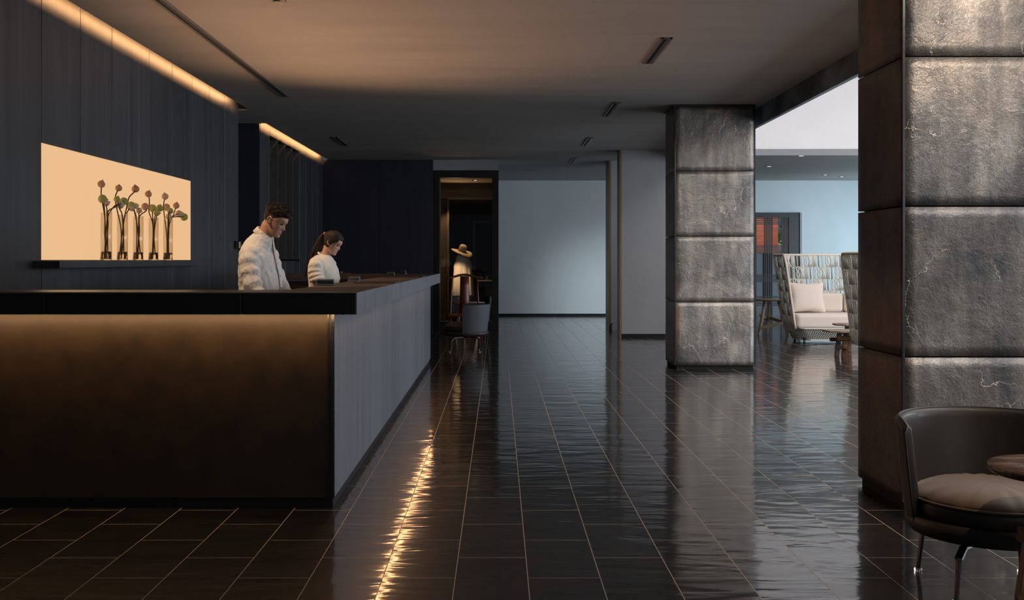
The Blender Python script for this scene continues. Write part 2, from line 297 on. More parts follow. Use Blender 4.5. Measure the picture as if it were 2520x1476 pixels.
# ------------------------------------------------------------------ geometry helpers
class MB:
    def __init__(s): s.v = []; s.f = []; s.sm = []
    def add(s, vs, fs, smooth=False):
        o = len(s.v); s.v += [tuple(v) for v in vs]; s.f += [tuple(i+o for i in f) for f in fs]; s.sm += [smooth]*len(fs); return s
    def box(s, x0, x1, y0, y1, z0, z1, rot=None, org=None):
        vs = [Vector((x, y, z)) for z in (z0, z1) for y in (y0, y1) for x in (x0, x1)]
        if rot is not None:
            c = Vector(org) if org else Vector(((x0+x1)/2, (y0+y1)/2, (z0+z1)/2)); vs = [rot @ (v-c)+c for v in vs]
        return s.add(vs, [(0, 2, 3, 1), (4, 5, 7, 6), (0, 1, 5, 4), (2, 6, 7, 3), (0, 4, 6, 2), (1, 3, 7, 5)])
    def beam(s, p0, p1, w, h, up=(0, 0, 1), w1=None, h1=None):
        p0, p1 = Vector(p0), Vector(p1); d = (p1-p0).normalized(); u = Vector(up)
        if abs(d.dot(u)) > .98: u = Vector((1, 0, 0))
        a = d.cross(u).normalized(); b = a.cross(d).normalized(); w1 = w if w1 is None else w1; h1 = h if h1 is None else h1
        vs = [p0+a*sx*w/2+b*sy*h/2 for sx, sy in ((-1, -1), (1, -1), (1, 1), (-1, 1))]+[p1+a*sx*w1/2+b*sy*h1/2 for sx, sy in ((-1, -1), (1, -1), (1, 1), (-1, 1))]
        return s.add(vs, [(3, 2, 1, 0), (4, 5, 6, 7), (0, 1, 5, 4), (1, 2, 6, 5), (2, 3, 7, 6), (3, 0, 4, 7)])
    def tube(s, pts, r, n=10, caps=True, flat=None):
        pts = [Vector(p) for p in pts]; rs = r if isinstance(r, (list, tuple)) else [r]*len(pts)
        vs = []; fs = []; prev = None
        for i, p in enumerate(pts):
            d = (pts[min(i+1, len(pts)-1)]-pts[max(i-1, 0)])
            d = d.normalized() if d.length > 1e-9 else Vector((0, 0, 1))
            if prev is None:
                u = Vector((0, 0, 1)) if abs(d.z) < .9 else Vector((1, 0, 0)); a = d.cross(u).normalized()
            else:
                a = (prev-d*prev.dot(d)); a = a.normalized() if a.length > 1e-6 else d.orthogonal().normalized()
            prev = a; b = d.cross(a)
            for k in range(n):
                t = 2*PI*k/n; vs.append(p+a*math.cos(t)*rs[i]+b*math.sin(t)*rs[i]*(flat or 1))
        for i in range(len(pts)-1):
            for k in range(n):
                q = (k+1) % n; fs.append((i*n+k, i*n+q, (i+1)*n+q, (i+1)*n+k))
        if caps: fs.append(tuple(range(n-1, -1, -1))); fs.append(tuple((len(pts)-1)*n+k for k in range(n)))
        return s.add(vs, fs, True)
    def lathe(s, prof, c=(0, 0, 0), n=32, cap=True, tilt=None):
        vs = []; fs = []; c = Vector(c)
        for r, z in prof:
            for k in range(n):
                t = 2*PI*k/n; v = Vector((r*math.cos(t), r*math.sin(t), z)); v = tilt @ v if tilt is not None else v; vs.append(v+c)
        for i in range(len(prof)-1):
            for k in range(n):
                q = (k+1) % n; fs.append((i*n+k, i*n+q, (i+1)*n+q, (i+1)*n+k))
        if cap: fs.append(tuple(range(n-1, -1, -1))); fs.append(tuple((len(prof)-1)*n+k for k in range(n)))
        return s.add(vs, fs, True)
    def ball(s, c, r, n=16, m=10, rot=None):
        r = Vector(r) if not isinstance(r, (int, float)) else Vector((r, r, r)); c = Vector(c); vs = []; fs = []
        for i in range(1, m):
            ph = PI*i/m
            for k in range(n):
                t = 2*PI*k/n; v = Vector((r.x*math.sin(ph)*math.cos(t), r.y*math.sin(ph)*math.sin(t), -r.z*math.cos(ph))); v = rot @ v if rot is not None else v; vs.append(v+c)
        for i in range(m-2):
            for k in range(n):
                q = (k+1) % n; fs.append((i*n+k, i*n+q, (i+1)*n+q, (i+1)*n+k))
        b = Vector((0, 0, -r.z)); t_ = Vector((0, 0, r.z))
        if rot is not None: b = rot @ b; t_ = rot @ t_
        vs += [b+c, t_+c]; nb = len(vs)-2
        for k in range(n):
            q = (k+1) % n; fs.append((nb, q, k)); fs.append((nb+1, (m-2)*n+k, (m-2)*n+q))
        return s.add(vs, fs, True)
    def loft(s, rings, caps=True):
        n = len(rings[0]); vs = [v for r in rings for v in r]; fs = []
        for i in range(len(rings)-1):
            for k in range(n):
                q = (k+1) % n; fs.append((i*n+k, i*n+q, (i+1)*n+q, (i+1)*n+k))
        if caps: fs.append(tuple(range(n-1, -1, -1))); fs.append(tuple((len(rings)-1)*n+k for k in range(n)))
        return s.add(vs, fs, True)
    def build(s, name, mat, parent=None, bevel=0, loc=None, rotz=0, seg=2, remesh=0, smooth_it=0, subd=0, fixn=True, auto=None):
        me = bpy.data.meshes.new(name); me.from_pydata(s.v, [], s.f)
        if fixn:
            bm = bmesh.new(); bm.from_mesh(me); bmesh.ops.recalc_face_normals(bm, faces=bm.faces[:]); bm.to_mesh(me); bm.free()
        me.polygons.foreach_set('use_smooth', s.sm); me.update()
        me.materials.append(mat)
        o = bpy.data.objects.new(name, me); COL.objects.link(o)
        if loc: o.location = loc
        if rotz: o.rotation_euler = (0, 0, rotz)
        if parent: o.parent = parent
        if bevel:
            md = o.modifiers.new('bevel', 'BEVEL'); md.width = bevel; md.segments = seg; md.limit_method = 'ANGLE'; md.angle_limit = math.radians(40); md.harden_normals = False
        if remesh:
            md = o.modifiers.new('remesh', 'REMESH'); md.mode = 'VOXEL'; md.voxel_size = remesh; md.use_smooth_shade = True
        if smooth_it:
            md = o.modifiers.new('smooth', 'SMOOTH'); md.factor = .5; md.iterations = smooth_it
        if subd:
            md = o.modifiers.new('sub', 'SUBSURF'); md.levels = subd; md.render_levels = subd
        return o
def thing(name, label, cat, loc=(0, 0, 0), rz=0, group=None):
    o = bpy.data.objects.new(name, None); COL.objects.link(o); o.location = loc; o.rotation_euler = (0, 0, rz)
    o['label'] = label; o['category'] = cat
    if group: o['group'] = group
    return o
def tag(o, label, cat, group=None):
    o['label'] = label; o['category'] = cat
    if group: o['group'] = group
    return o
def struct(o): o['kind'] = 'structure'; return o
def lab(o, t): o['label'] = t; return o
def dup(root, label, loc, rz, group=None):
    r = root.copy(); COL.objects.link(r); r.location = loc; r.rotation_euler = (0, 0, rz); r['label'] = label
    if group: r['group'] = group
    for ch in list(root.children):
        c = ch.copy(); COL.objects.link(c); c.parent = r
        for g in list(ch.children):
            d = g.copy(); COL.objects.link(d); d.parent = c
    return r
def lerp(tab, x):
    if x <= tab[0][0]: return tab[0][1:]
    for a, b in zip(tab, tab[1:]):
        if x <= b[0]:
            t = (x-a[0])/(b[0]-a[0]); return tuple(p+(q-p)*t for p, q in zip(a[1:], b[1:]))
    return tab[-1][1:]
def srt(tab, x):
    """smooth (Catmull-Rom) table lookup"""
    n = len(tab)
    if x <= tab[0][0]: return tab[0][1:]
    if x >= tab[-1][0]: return tab[-1][1:]
    for i in range(n-1):
        if x <= tab[i+1][0]:
            p1, p2 = tab[i], tab[i+1]; p0 = tab[max(0, i-1)]; p3 = tab[min(n-1, i+2)]
            h = p2[0]-p1[0]; t = (x-p1[0])/h; out = []
            for k in range(1, len(p1)):
                m1 = (p2[k]-p0[k])/(p2[0]-p0[0])*h; m2 = (p3[k]-p1[k])/(p3[0]-p1[0])*h
                out.append((2*t**3-3*t*t+1)*p1[k]+(t**3-2*t*t+t)*m1+(-2*t**3+3*t*t)*p2[k]+(t**3-t*t)*m2)
            return tuple(out)

CZ = 3.28   # ceiling height
# ------------------------------------------------------------------ setting
struct(MB().box(-8, 12, -4, 27, -.10, 0).build('floor', M['floor']))
# ceiling with slots along the left walls and the atrium opening on the right
c = MB()
c.box(-3.20, 3.28, -4, 13.62, CZ, CZ+.02); c.box(-3.20, 3.28, -4, 13.62, CZ+.25, CZ+.40)
c.box(-3.28, 3.28, 14.9, 19.3, CZ, CZ+.02)
c.box(-8, 3.28, 13.62, 14.9, CZ, CZ+.02)
c.box(-3.28, 0, 19.3, 20.35, CZ, CZ+.02)
c.box(-8, -3.36, -4, 14.9, CZ+.42, CZ+.5); c.box(-3.5, 3.28, 13.5, 26, CZ+.25, CZ+.40)
c.box(0, 12, 19.3, 26, CZ, CZ+.02); c.box(2.3, 12, 19.3, 26, CZ+.3, CZ+.4)
c.box(-3.5, -3.2, -4, 13.62, CZ+.25, CZ+.40); c.box(-8, -3.4, 13.5, 15.1, CZ+.02, CZ+.40)
struct(c.build('ceiling', M['ceiling']))
# left panelled wall with light niche
seams = [-1.0, -.2, .7, 1.6, 2.5, 3.4, 4.3, 5.1, 5.95, 6.8, 7.63, 8.34, 9.02, 9.98, 10.68, 11.38, 12.05, 12.73, 13.4]
NY0, NY1, NZ0, NZ1 = 7.63, 11.33, 1.35, 2.20
w = MB(); g = .005
for a, b in zip(seams, seams[1:]):
    y0, y1 = a+g, b-g
    if b <= NY0+.01 or a >= NY1: w.box(-3.36, -3.30, y0, y1, 0, 3.6)
    else:
        w.box(-3.36, -3.30, y0, min(y1, NY1) if b > NY1 else y1, 0, NZ0-.05+.05); w.box(-3.36, -3.30, y0, min(y1, NY1) if b > NY1 else y1, NZ1, 3.6)
        if b > NY1: w.box(-3.36, -3.30, NY1, y1, 0, 3.6)
w.box(-3.75, -3.36, 13.33, 13.39, 0, 3.3)
struct(w.build('wall_left', M['wood'], bevel=.002, seg=1))
w = MB(); w.box(-3.50, -3.365, -1, NY0, 0, 3.62); w.box(-3.50, -3.365, NY1, 13.36, 0, 3.62); w.box(-3.50, -3.365, NY0, NY1, 0, NZ0); w.box(-3.50, -3.365, NY0, NY1, NZ1, 3.62)
w.box(-3.50, -3.46, NY0, NY1, NZ0, NZ1)
struct(w.build('wall_left', M['slot']))
# alcove, second left wall and the dark end wall
struct(MB().box(-8, -3.38, 14.92, 15.02, 0, CZ).build('wall_alcove', M['navy']))
w = MB(); ws = [15.02, 15.62, 17.93, 18.55, 19.15, 19.75, 20.32]
for a, b in zip(ws, ws[1:]):
    if abs(a-15.62) < .01:
        for q, (p0, p1) in enumerate(((15.62, 16.2), (16.2, 16.78), (16.78, 17.36), (17.36, 17.93))): w.box(-3.44, -3.38, p0+g, p1-g, 0, 1.36)
        w.box(-3.44, -3.38, a+g, b-g, 3.19, 3.62)
    else: w.box(-3.44, -3.38, a+g, b-g, 0, 3.62)
struct(w.build('wall_left', M['wood'], bevel=.002, seg=1))
struct(MB().box(-3.9, -3.83, 15.0, 20.4, 0, 3.64).build('wall_left', M['slot']))
struct(MB().box(-3.83, -3.44, 17.93, 20.4, 0, 3.64).box(-3.83, -3.44, 15.02, 15.60, 0, 3.64).box(-3.83, -3.445, 15.60, 17.93, 0, 1.3).box(-3.83, -3.445, 15.60, 17.93, 3.26, 3.64).build('wall_left', M['slot']))
w = MB()
for a, b in ((-3.83, -2.30), (-2.30, -1.26)): w.box(a+g, b-g, 20.32, 20.40, 0, CZ)
struct(w.build('wall_back', M['navy'], bevel=.002, seg=1))
struct(MB().box(-3.9, -1.26, 20.40, 20.5, 0, CZ).build('wall_back', M['slot']))
# header above the shop window, corridor wall, rear wall, shop shell
struct(MB().box(-1.26, 0.0, 20.34, 20.44, 3.08, CZ).build('wall_back', M['plaster']))
struct(MB().box(-.05, 0.0, 20.44, 25.6, 0, CZ).build('wall_corridor', M['plaster']))
struct(MB().box(-.05, 4.98, 25.6, 25.75, 0, CZ+.02).box(7.33, 12, 25.6, 25.75, 0, CZ+.02).box(4.98, 7.33, 25.6, 25.75, 2.50, CZ+.02).build('wall_back', M['wall_blue']))
struct(MB().box(0.0, 4.95, 25.575, 25.6, 0, .055).box(7.35, 11, 25.575, 25.6, 0, .055).build('baseboard_back', M['slot']))
# fin walls between the corridor and the lounge
struct(MB().box(2.156, 3.0, 18.5, 18.88, 0, CZ).build('wall_partition', M['plaster'], bevel=.003))
struct(MB().box(2.150, 3.005, 18.485, 18.5, 0, .06).build('baseboard_partition', M['slot']))
struct(MB().box(2.120, 2.155, 18.49, 18.9, 0, CZ).build('trim_1', M['goldtrim']))
struct(MB().box(2.18, 2.75, 20.5, 21.15, 0, CZ-.0).build('wall_partition', M['plaster'], bevel=.003))
struct(MB().box(2.145, 2.18, 20.49, 21.17, 0, CZ).build('trim_2', M['goldtrim']))
struct(MB().box(2.18, 3.3, 20.35, 20.5, 0, .10).box(2.2, 3.3, 20.38, 20.49, .10, .13).build('trim_3', M['plaster']))
# fascia at the atrium edge, bulkhead, right walls
struct(MB().box(3.28, 3.33, -4, 6.9, 3.05, CZ+.02).box(3.28, 3.33, 6.908, 9.1, 3.05, CZ+.02).box(3.28, 3.33, 9.108, 13.1, 3.05, CZ+.02).box(3.28, 3.33, 13.108, 19.28, 3.05, CZ+.02).build('trim_4', M['fascia']))
struct(MB().box(3.28, 3.40, -4, 19.3, CZ+.02, 7.0).build('wall_atrium', M['white']))
struct(MB().box(2.3, 12, 19.28, 19.42, 3.375, 7.0).build('wall_bulkhead', M['white']))
struct(MB().box(3.29, 12, 19.26, 19.30, CZ-.02, 3.375).build('trim_5', M['plaster']))
struct(MB().box(10.98, 11.1, -4, 19.3, 0, 7.0).build('wall_right', M['white']))
struct(MB().box(10.98, 11.1, 19.3, 25.6, 0, .25).box(10.98, 11.1, 19.3, 25.6, 2.9, CZ+.02).build('wall_right', M['wall_blue']))
# shop interior shell behind the window
s = MB(); s.box(-2.6, -.05, 23.4, 23.5, 0, 3.1); s.box(-2.65, -2.6, 20.5, 23.5, 0, 3.1); s.box(-2.6, -.05, 21.8, 21.9, 2.60, 3.1); s.box(-.07, -.05, 20.46, 23.4, 0, 3.1)
s.box(-2.6, -1.06, 21.8, 21.9, 0, 2.62)
struct(s.build('wall_shop', M['shopwall']))
struct(MB().box(-2.6, -.05, 20.46, 23.4, 2.94, 2.97).build('ceiling_shop', M['shopceil']))
struct(MB().box(-1.06, -1.02, 21.76, 21.84, 0, 2.64).box(-1.06, -.05, 21.76, 21.84, 2.60, 2.64).build('trim_6', M['goldtrim']))
struct(MB().box(-.56, -.50, 22.9, 22.98, 0, 2.15).box(-.56, -.07, 22.9, 22.98, 2.15, 2.21).build('door_1', M['darkmetal']))
spot('shop_downlight', (-.75, 20.95, 2.9), (-.72, 21.2, 1.0), 45, (1.0, .72, .42), 75, .8)
spot('shop_ceiling_wash', (-.9, 21.4, 2.35), (-.7, 21.1, 2.94), 7, (1.0, .70, .40), 150, 1)
spot('shop_downlight', (-1.05, 21.5, 2.55), (-.95, 21.6, 1.0), 30, (1.0, .62, .32), 100, .8)

# shop window as a framed glass unit
t = thing('shop_window', 'tall black framed shop window with a hat and dress behind its glass', 'window', (0, 0, 0))
f = MB(); f.box(-1.26, -1.135, 20.34, 20.46, 0, 3.08); f.box(-.125, -.0, 20.34, 20.46, 0, 3.08); f.box(-1.135, -.125, 20.34, 20.46, 2.94, 3.08); f.box(-1.135, -.125, 20.34, 20.46, 0, .17)
f.build('window_frame', M['black'], t, bevel=.003)
MB().box(-1.13, -1.120, 20.35, 20.37, .17, 2.94).box(-1.13, -.13, 20.35, 20.37, .17, .18).build('glazing_bead', M['goldtrim'], t)
MB().add([(-1.135, 20.40, .17), (-.125, 20.40, .17), (-.125, 20.40, 2.94), (-1.135, 20.40, 2.94)], [(0, 1, 2, 3)]).build('pane', M['pane'], t)

# dark bronze screen in the second left wall
t = thing('wall_screen', 'tall bronze glass screen of four dark bays let into the panelled wall', 'screen', (-3.42, 16.75, 1.36))
for i in range(4):
    y0 = -1.13+i*.5775
    MB().box(-.20, -.19, y0+.01, y0+.567, 0, 1.83).build('bay_panel', M['shopwall'], t)
for i in range(5):
    y0 = -1.13+i*.5775
    MB().box(-.19, .035, y0-.012, y0+.012, 0, 1.83).build('divider', M['slot'] if i == 0 else M['slotmetal'], t)
MB().box(-.19, .04, -1.14, 1.19, -.02, 0).build('sill', M['darkmetal'], t)
for k, y0 in enumerate((.75, .79, .98)):
    MB().ball((-.05, y0, .42+.05*k), .010, 8, 6).build('brass_bead', M['brass'], t)  # small brass balls inside the last bay

# light niche panel and shelf
tag(MB().box(-3.335, -3.303, NY0+.002, NY1-.002, NZ0+.002, NZ1-.003).build('light_panel', M['lightbox']), 'glowing amber light panel set in the dark wall behind the lotus vases', 'light panel')
area('niche_glow', (-3.295, (NY0+NY1)/2, 1.775), (1, 0, 0), .80, 3.6, 5, (1.0, .62, .34))
tag(MB().box(-3.30, -3.11, 7.49, 11.36, 1.293, 1.345).build('wall_shelf', M['wood'], bevel=.002), 'long thin charcoal shelf beneath the glowing niche carrying five vases', 'shelf')
t = thing('door_latch', 'small brushed metal latch on the end of the panelled wall', 'latch', (-3.298, 13.25, 1.54))
MB().box(0, .02, -.07, .07, -.05, .05).build('plate', M['slot'], t, bevel=.002); MB().box(.02, .05, .01, .10, -.045, .045).build('bolt', M['brass'], t, bevel=.006)

# ------------------------------------------------------------------ reception desk
t = thing('reception_desk', 'large L shaped reception desk with dark leather top and blue grey planked side', 'reception desk', (0, 0, 0))
LX, TZ0, TZ1 = -4.8, 1.062, 1.178
MB().box(-3.29, -.896, 5.75, 5.81, .055, TZ0).build('front_panel', M['bronze'], t, bevel=.003)
sp = MB(); ys = [5.76, 6.58, 7.35, 8.05, 8.79, 9.6, 10.49, 11.2, 11.9, 12.66, 13.9]
for a, b in zip(ys, ys[1:]): sp.box(-.956, -.896+.0005, a+.0025, b-.0025, .055, TZ0)
sp.build('side_panel', M['deskwood'], t, bevel=.002, seg=1)
MB().box(-.99, -.957, 5.82, 13.9, .055, TZ0).build('inner_lining', M['slot'], t)
MB().box(-.911, -.893, 5.742, 5.757, .055, TZ0).box(-.930, -.922, 5.742, 5.757, .055, TZ0).build('corner_trim', M['darkmetal'], t)
MB().box(-3.29, -.905, 5.77, 5.85, 0, .055).box(-.99, -.905, 5.85, 13.88, 0, .055).build('plinth', M['slot'], t)
# countertop: top skin, front and side edges
MB().box(-3.29, -.757, 5.603, 6.13, TZ1-.006, TZ1).box(-1.22, -.757, 6.13, 13.6, TZ1-.006, TZ1).build('countertop', M['leather_top'], t, bevel=.003)
MB().box(-3.29, -2.405, 5.60, 6.13, TZ0, TZ1-.006).box(-2.40, -1.365, 5.60, 6.13, TZ0, TZ1-.006).box(-1.36, -.757, 5.60, 6.13, TZ0, TZ1-.006).build('front_edge', M['black_edge'], t, bevel=.004)
MB().box(-1.22, -.757, 6.13, 13.6, TZ0, TZ1-.006).build('counter_core', M['black_edge'], t)
MB().box(-.757, -.752, 5.60, 13.6, TZ0, TZ1).build('side_edge', M['deskwood'], t)
MB().box(-1.30, -.99, 6.3, 13.1, .92, .95).build('work_ledge', M['leather_top'], t, bevel=.003)
MB().box(-3.0, -1.22, 13.2, 13.6, TZ0+.045, TZ1).build('rear_counter', M['leather_top'], t, bevel=.004)
MB().box(-2.95, -1.0, 13.3, 13.5, 0, TZ0+.02).build('rear_panel', M['bronze'], t, bevel=.004)
MB().box(-2.80, -1.25, 13.28, 13.302, .1, TZ0-.03).build('rear_door', M['mat'], t, bevel=.004)
MB().box(-.872, -.867, 5.9, 13.5, 1.044, TZ0).build('light_channel', M['slot'], t)
st = MB(); st.tube([(-3.28, 5.612, TZ1+.001), (-.76, 5.612, TZ1+.001)], .0016, 6); st.build('stitching', M['oak'], t)

for (y, l) in ((7.87, 'wide brown leather desk mat nearest the counter corner'), (10.7, 'brown leather desk mat further along the side counter')):
    tag(MB().box(-1.08, -.77, y-.02, y+.42, TZ1, TZ1+.009).build('desk_mat', M['mat'], bevel=.002), l, 'desk mat', 'leather mats on the counter')
def terminal(x, y, w, h, label, rz):
    t = thing('desk_terminal', label, 'terminal', (x, y, TZ1), rz, 'screens along the inner edge of the counter')
    R = Matrix.Rotation(math.radians(-32), 3, 'X')
    MB().box(-w/2, w/2, -.035, .035, 0, .010).build('base', M['screen'], t, bevel=.003)
    MB().beam((0, .015, .01), (0, -.005, h*.55), .03, .012).build('stand', M['screen'], t)
    MB().box(-w/2, w/2, -.010, .010, .008, h, rot=Matrix.Rotation(math.radians(24), 3, 'X'), org=(0, 0, 0)).build('housing', M['screen'], t, bevel=.004)
    MB().box(-w/2+.006, w/2-.006, .0105, .0115, .015, h-.008, rot=Matrix.Rotation(math.radians(24), 3, 'X'), org=(0, 0, 0)).build('display', M['screenface'], t)
terminal(-1.175, 7.20, .115, .045, 'dark slanted desk terminal beside the woman at the counter', -.12)
terminal(-1.150, 8.45, .10, .045, 'slate grey desk terminal behind the nearest leather mat', -.3)
terminal(-1.125, 11.1, .08, .052, 'small grey terminal behind the further leather mat', -.4)
terminal(-1.140, 12.7, .07, .05, 'smallest grey terminal at the far end of the counter', -.4)
t = thing('card_holder', 'tiny reddish card holder lying on the rear counter', 'card holder', (-1.98, 13.4, TZ1)); MB().box(-.10, .10, -.03, .03, 0, .012).build('tray', M['redwood'], t, bevel=.003); MB().box(-.02, .0, -.01, .01, .012, .03).build('clip', M['brass'], t)

# ------------------------------------------------------------------ pillars
def pillar(x0, x1, y0, y1, joints, label):
    t = thing('pillar', label, 'pillar', (x0, y0, 0)); W = x1-x0; D = y1-y0
    MB().box(.03, W-.03, .03, D-.03, 0, CZ).build('core', M['slot'], t)
    js = joints+[CZ-.015]
    for a, b in zip(js, js[1:]):
        z0, z1 = a+.004, min(b-.004, CZ-.015)
        def face(fn, mat, nx):
            nz = 14; mb = MB(); vs = []; fs = []
            for k in range(nz+1):
                for i in range(nx+1):
                    u = i/nx; v = k/nz; e = min(u, 1-u, v, 1-v)
                    q = fn(u, v, z0, z1); n = noise.noise(Vector(q)*2.1+Vector((3, 9, b)))*.007*min(1, e*8)
                    vs.append(fn(u, v, z0, z1, n+.003*min(1, e*18)))
            for k in range(nz):
                for i in range(nx): fs.append((k*(nx+1)+i, k*(nx+1)+i+1, (k+1)*(nx+1)+i+1, (k+1)*(nx+1)+i))
            mb.add(vs, fs, True); o = mb.build('cladding_panel', mat, t, fixn=False)
            md = o.modifiers.new('solid', 'SOLIDIFY'); md.thickness = .02; md.offset = -1
            return o
        lab(face(lambda u, v, z0, z1, n=0: (.006+u*(W-.012), .0-n, z0+v*(z1-z0)), M['pillar'], 16), 'grey hammered front panel')
        lab(face(lambda u, v, z0, z1, n=0: (.0-n, D-.006-u*(D-.012), z0+v*(z1-z0)), M['pillar_side'], 12), 'side panel browned by warm reflected light')
        face(lambda u, v, z0, z1, n=0: (W+n, .006+u*(D-.012), z0+v*(z1-z0)), M['pillar'], 12)
        face(lambda u, v, z0, z1, n=0: (W-.006-u*(W-.012), D+n, z0+v*(z1-z0)), M['pillar'], 16)
    MB().box(-.004, .008, -.004, .008, .05, CZ-.02).box(W-.008, W+.004, -.004, .008, .05, CZ-.02).build('corner_trim', M['darkmetal'], t)
    MB().box(.02, W-.02, .02, D-.02, 0, .055).build('plinth', M['slot'], t)
    MB().box(-.02, W+.0, -.01, D+.02, CZ-.03, CZ).build('cap_trim', M['darkmetal'], t)
    return t
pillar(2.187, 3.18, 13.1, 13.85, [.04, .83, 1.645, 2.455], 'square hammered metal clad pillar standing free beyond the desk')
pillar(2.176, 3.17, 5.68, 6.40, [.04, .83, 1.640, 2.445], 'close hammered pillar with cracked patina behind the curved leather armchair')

# ------------------------------------------------------------------ ceiling fixtures
def slot_fixture(x0, x1, y0, y1, label, group='slim slot fixtures in the ceiling', tiny=False):
    t = thing('ceiling_slot', label, 'ceiling fixture', ((x0+x1)/2, (y0+y1)/2, CZ), 0, group)
    a, b, c_, d = (x0-x1)/2, (x1-x0)/2, (y0-y1)/2, (y1-y0)/2
    MB().box(a, a+.022, c_, d, -.010, 0).box(b-.022, b, c_, d, -.010, 0).box(a, b, c_, c_+.02, -.010, 0).box(a, b, d-.02, d, -.010, 0).build('frame', M['slotmetal'], t, bevel=.001)
    MB().box(a+.022, b-.022, c_+.02, d-.02, -.0035, -.0005).build('slot', M['slot'], t)
    MB().box(b-.040, b-.030, c_+.02, d-.02, -.009, -.003).build('blade', M['slotmetal'], t)
slot_fixture(1.41, 1.51, 9.16, 10.35, 'largest short slot fixture in the ceiling nearest the camera')
slot_fixture(1.40, 1.49, 12.9, 14.17, 'short ceiling slot just before the free standing pillar')
slot_fixture(1.40, 1.49, 16.6, 17.8, 'short ceiling slot above the partition opening')
slot_fixture(1.40, 1.49, 19.9, 21.2, 'smallest ceiling slot over the rear corridor')
slot_fixture(-2.62, -2.52, 16.55, 17.8, 'short ceiling slot above the woman at reception')
slot_fixture(-1.69, -1.58, 6.7, 7.86, 'ceiling slot cut by the top edge of the picture')
slot_fixture(-2.56, -2.47, 1.0, 12.45, 'very long linear ceiling slot running parallel to the panelled wall')
for (px, py, l) in ((1893, 409, 'small downlight closest to the free standing pillar in the lounge ceiling'), (1972, 383, 'ring downlight at the front edge of the lounge ceiling'), (2072, 434, 'small downlight furthest toward the close pillar in the lounge ceiling'), (2031, 430, 'dim downlight in the middle of the lounge ceiling')):
    Y = (CZ-1.35)*2600/(640-py); X = (px-1227)*Y/2600
    t = thing('downlight', l, 'downlight', (X, Y, CZ), 0, 'recessed downlights in the lounge ceiling')
    MB().lathe([(.055, 0), (.075, 0), (.075, -.008), (.055, -.008), (.055, 0)], n=20, cap=False).build('ring', M['darkmetal'], t); MB().lathe([(.001, -.002), (.05, -.002), (.05, -.004), (.001, -.004)], n=20).build('lens', M['led'], t)
t = thing('downlight', 'round downlight in the shop window ceiling', 'downlight', (-.46, 21.0, 2.94))
MB().lathe([(.05, 0), (.07, 0), (.07, -.008), (.05, -.008), (.05, 0)], n=20, cap=False).build('ring', M['steel'], t); MB().lathe([(.001, -.002), (.045, -.002), (.045, -.004), (.001, -.004)], n=20).build('lens', M['led'], t)

# ------------------------------------------------------------------ vases and lotus pods
SX, SY0 = .1491, 0
def wp(zx, zy, X):
    px = 220+zx*.1491; py = 430+zy*.1491
    Y = -X*2600/(1227-px); return Vector((X, Y, 1.35-(py-640)*Y/2600))
vases = [(170, 383, 615), (445, 643, 652), (708, 900, 688), (963, 1150, 712), (1205, 1387, 740)]
VX = -3.205; VZ = 1.3455
names5 = ['the vase at the camera end', 'the second vase', 'the middle vase', 'the fourth vase', 'the vase at the far end']
vc = []
for i, (a, b, top) in enumerate(vases):
    p = wp((a+b)/2, top, VX); h = p.z-VZ; c = Vector((VX, p.y, VZ)); vc.append((c, h))
    t = thing('glass_vase', ['clear cylinder glass vase tallest looking, farthest from the staff', 'clear glass vase second from the camera end of the shelf', 'clear glass vase in the middle of the five on the shelf', 'clear glass vase second from the end nearest the staff', 'clear glass vase at the shelf end nearest the staff'][i], 'vase', c, 0, 'glass vases on the lit shelf')
    r = .046
    MB().lathe([(.001, 0), (r, 0), (r, h), (r-.004, h), (r-.004, .012), (.001, .012)], n=28, cap=False).build('vase_wall', M['vase'], t)
    MB().lathe([(r-.0035, h-.004), (r+.001, h-.004), (r+.001, h), (r-.0035, h), (r-.0035, h-.004)], n=28, cap=False).build('rim', M['glass'], t)
    MB().lathe([(.001, .0005), (r-.001, .0005), (r-.001, .011), (.001, .011)], n=28).build('base', M['glass'], t)
    MB().lathe([(.001, .0125), (r-.0045, .0125), (r-.0045, .075), (.001, .075)], n=28).build('water', M['water'], t)
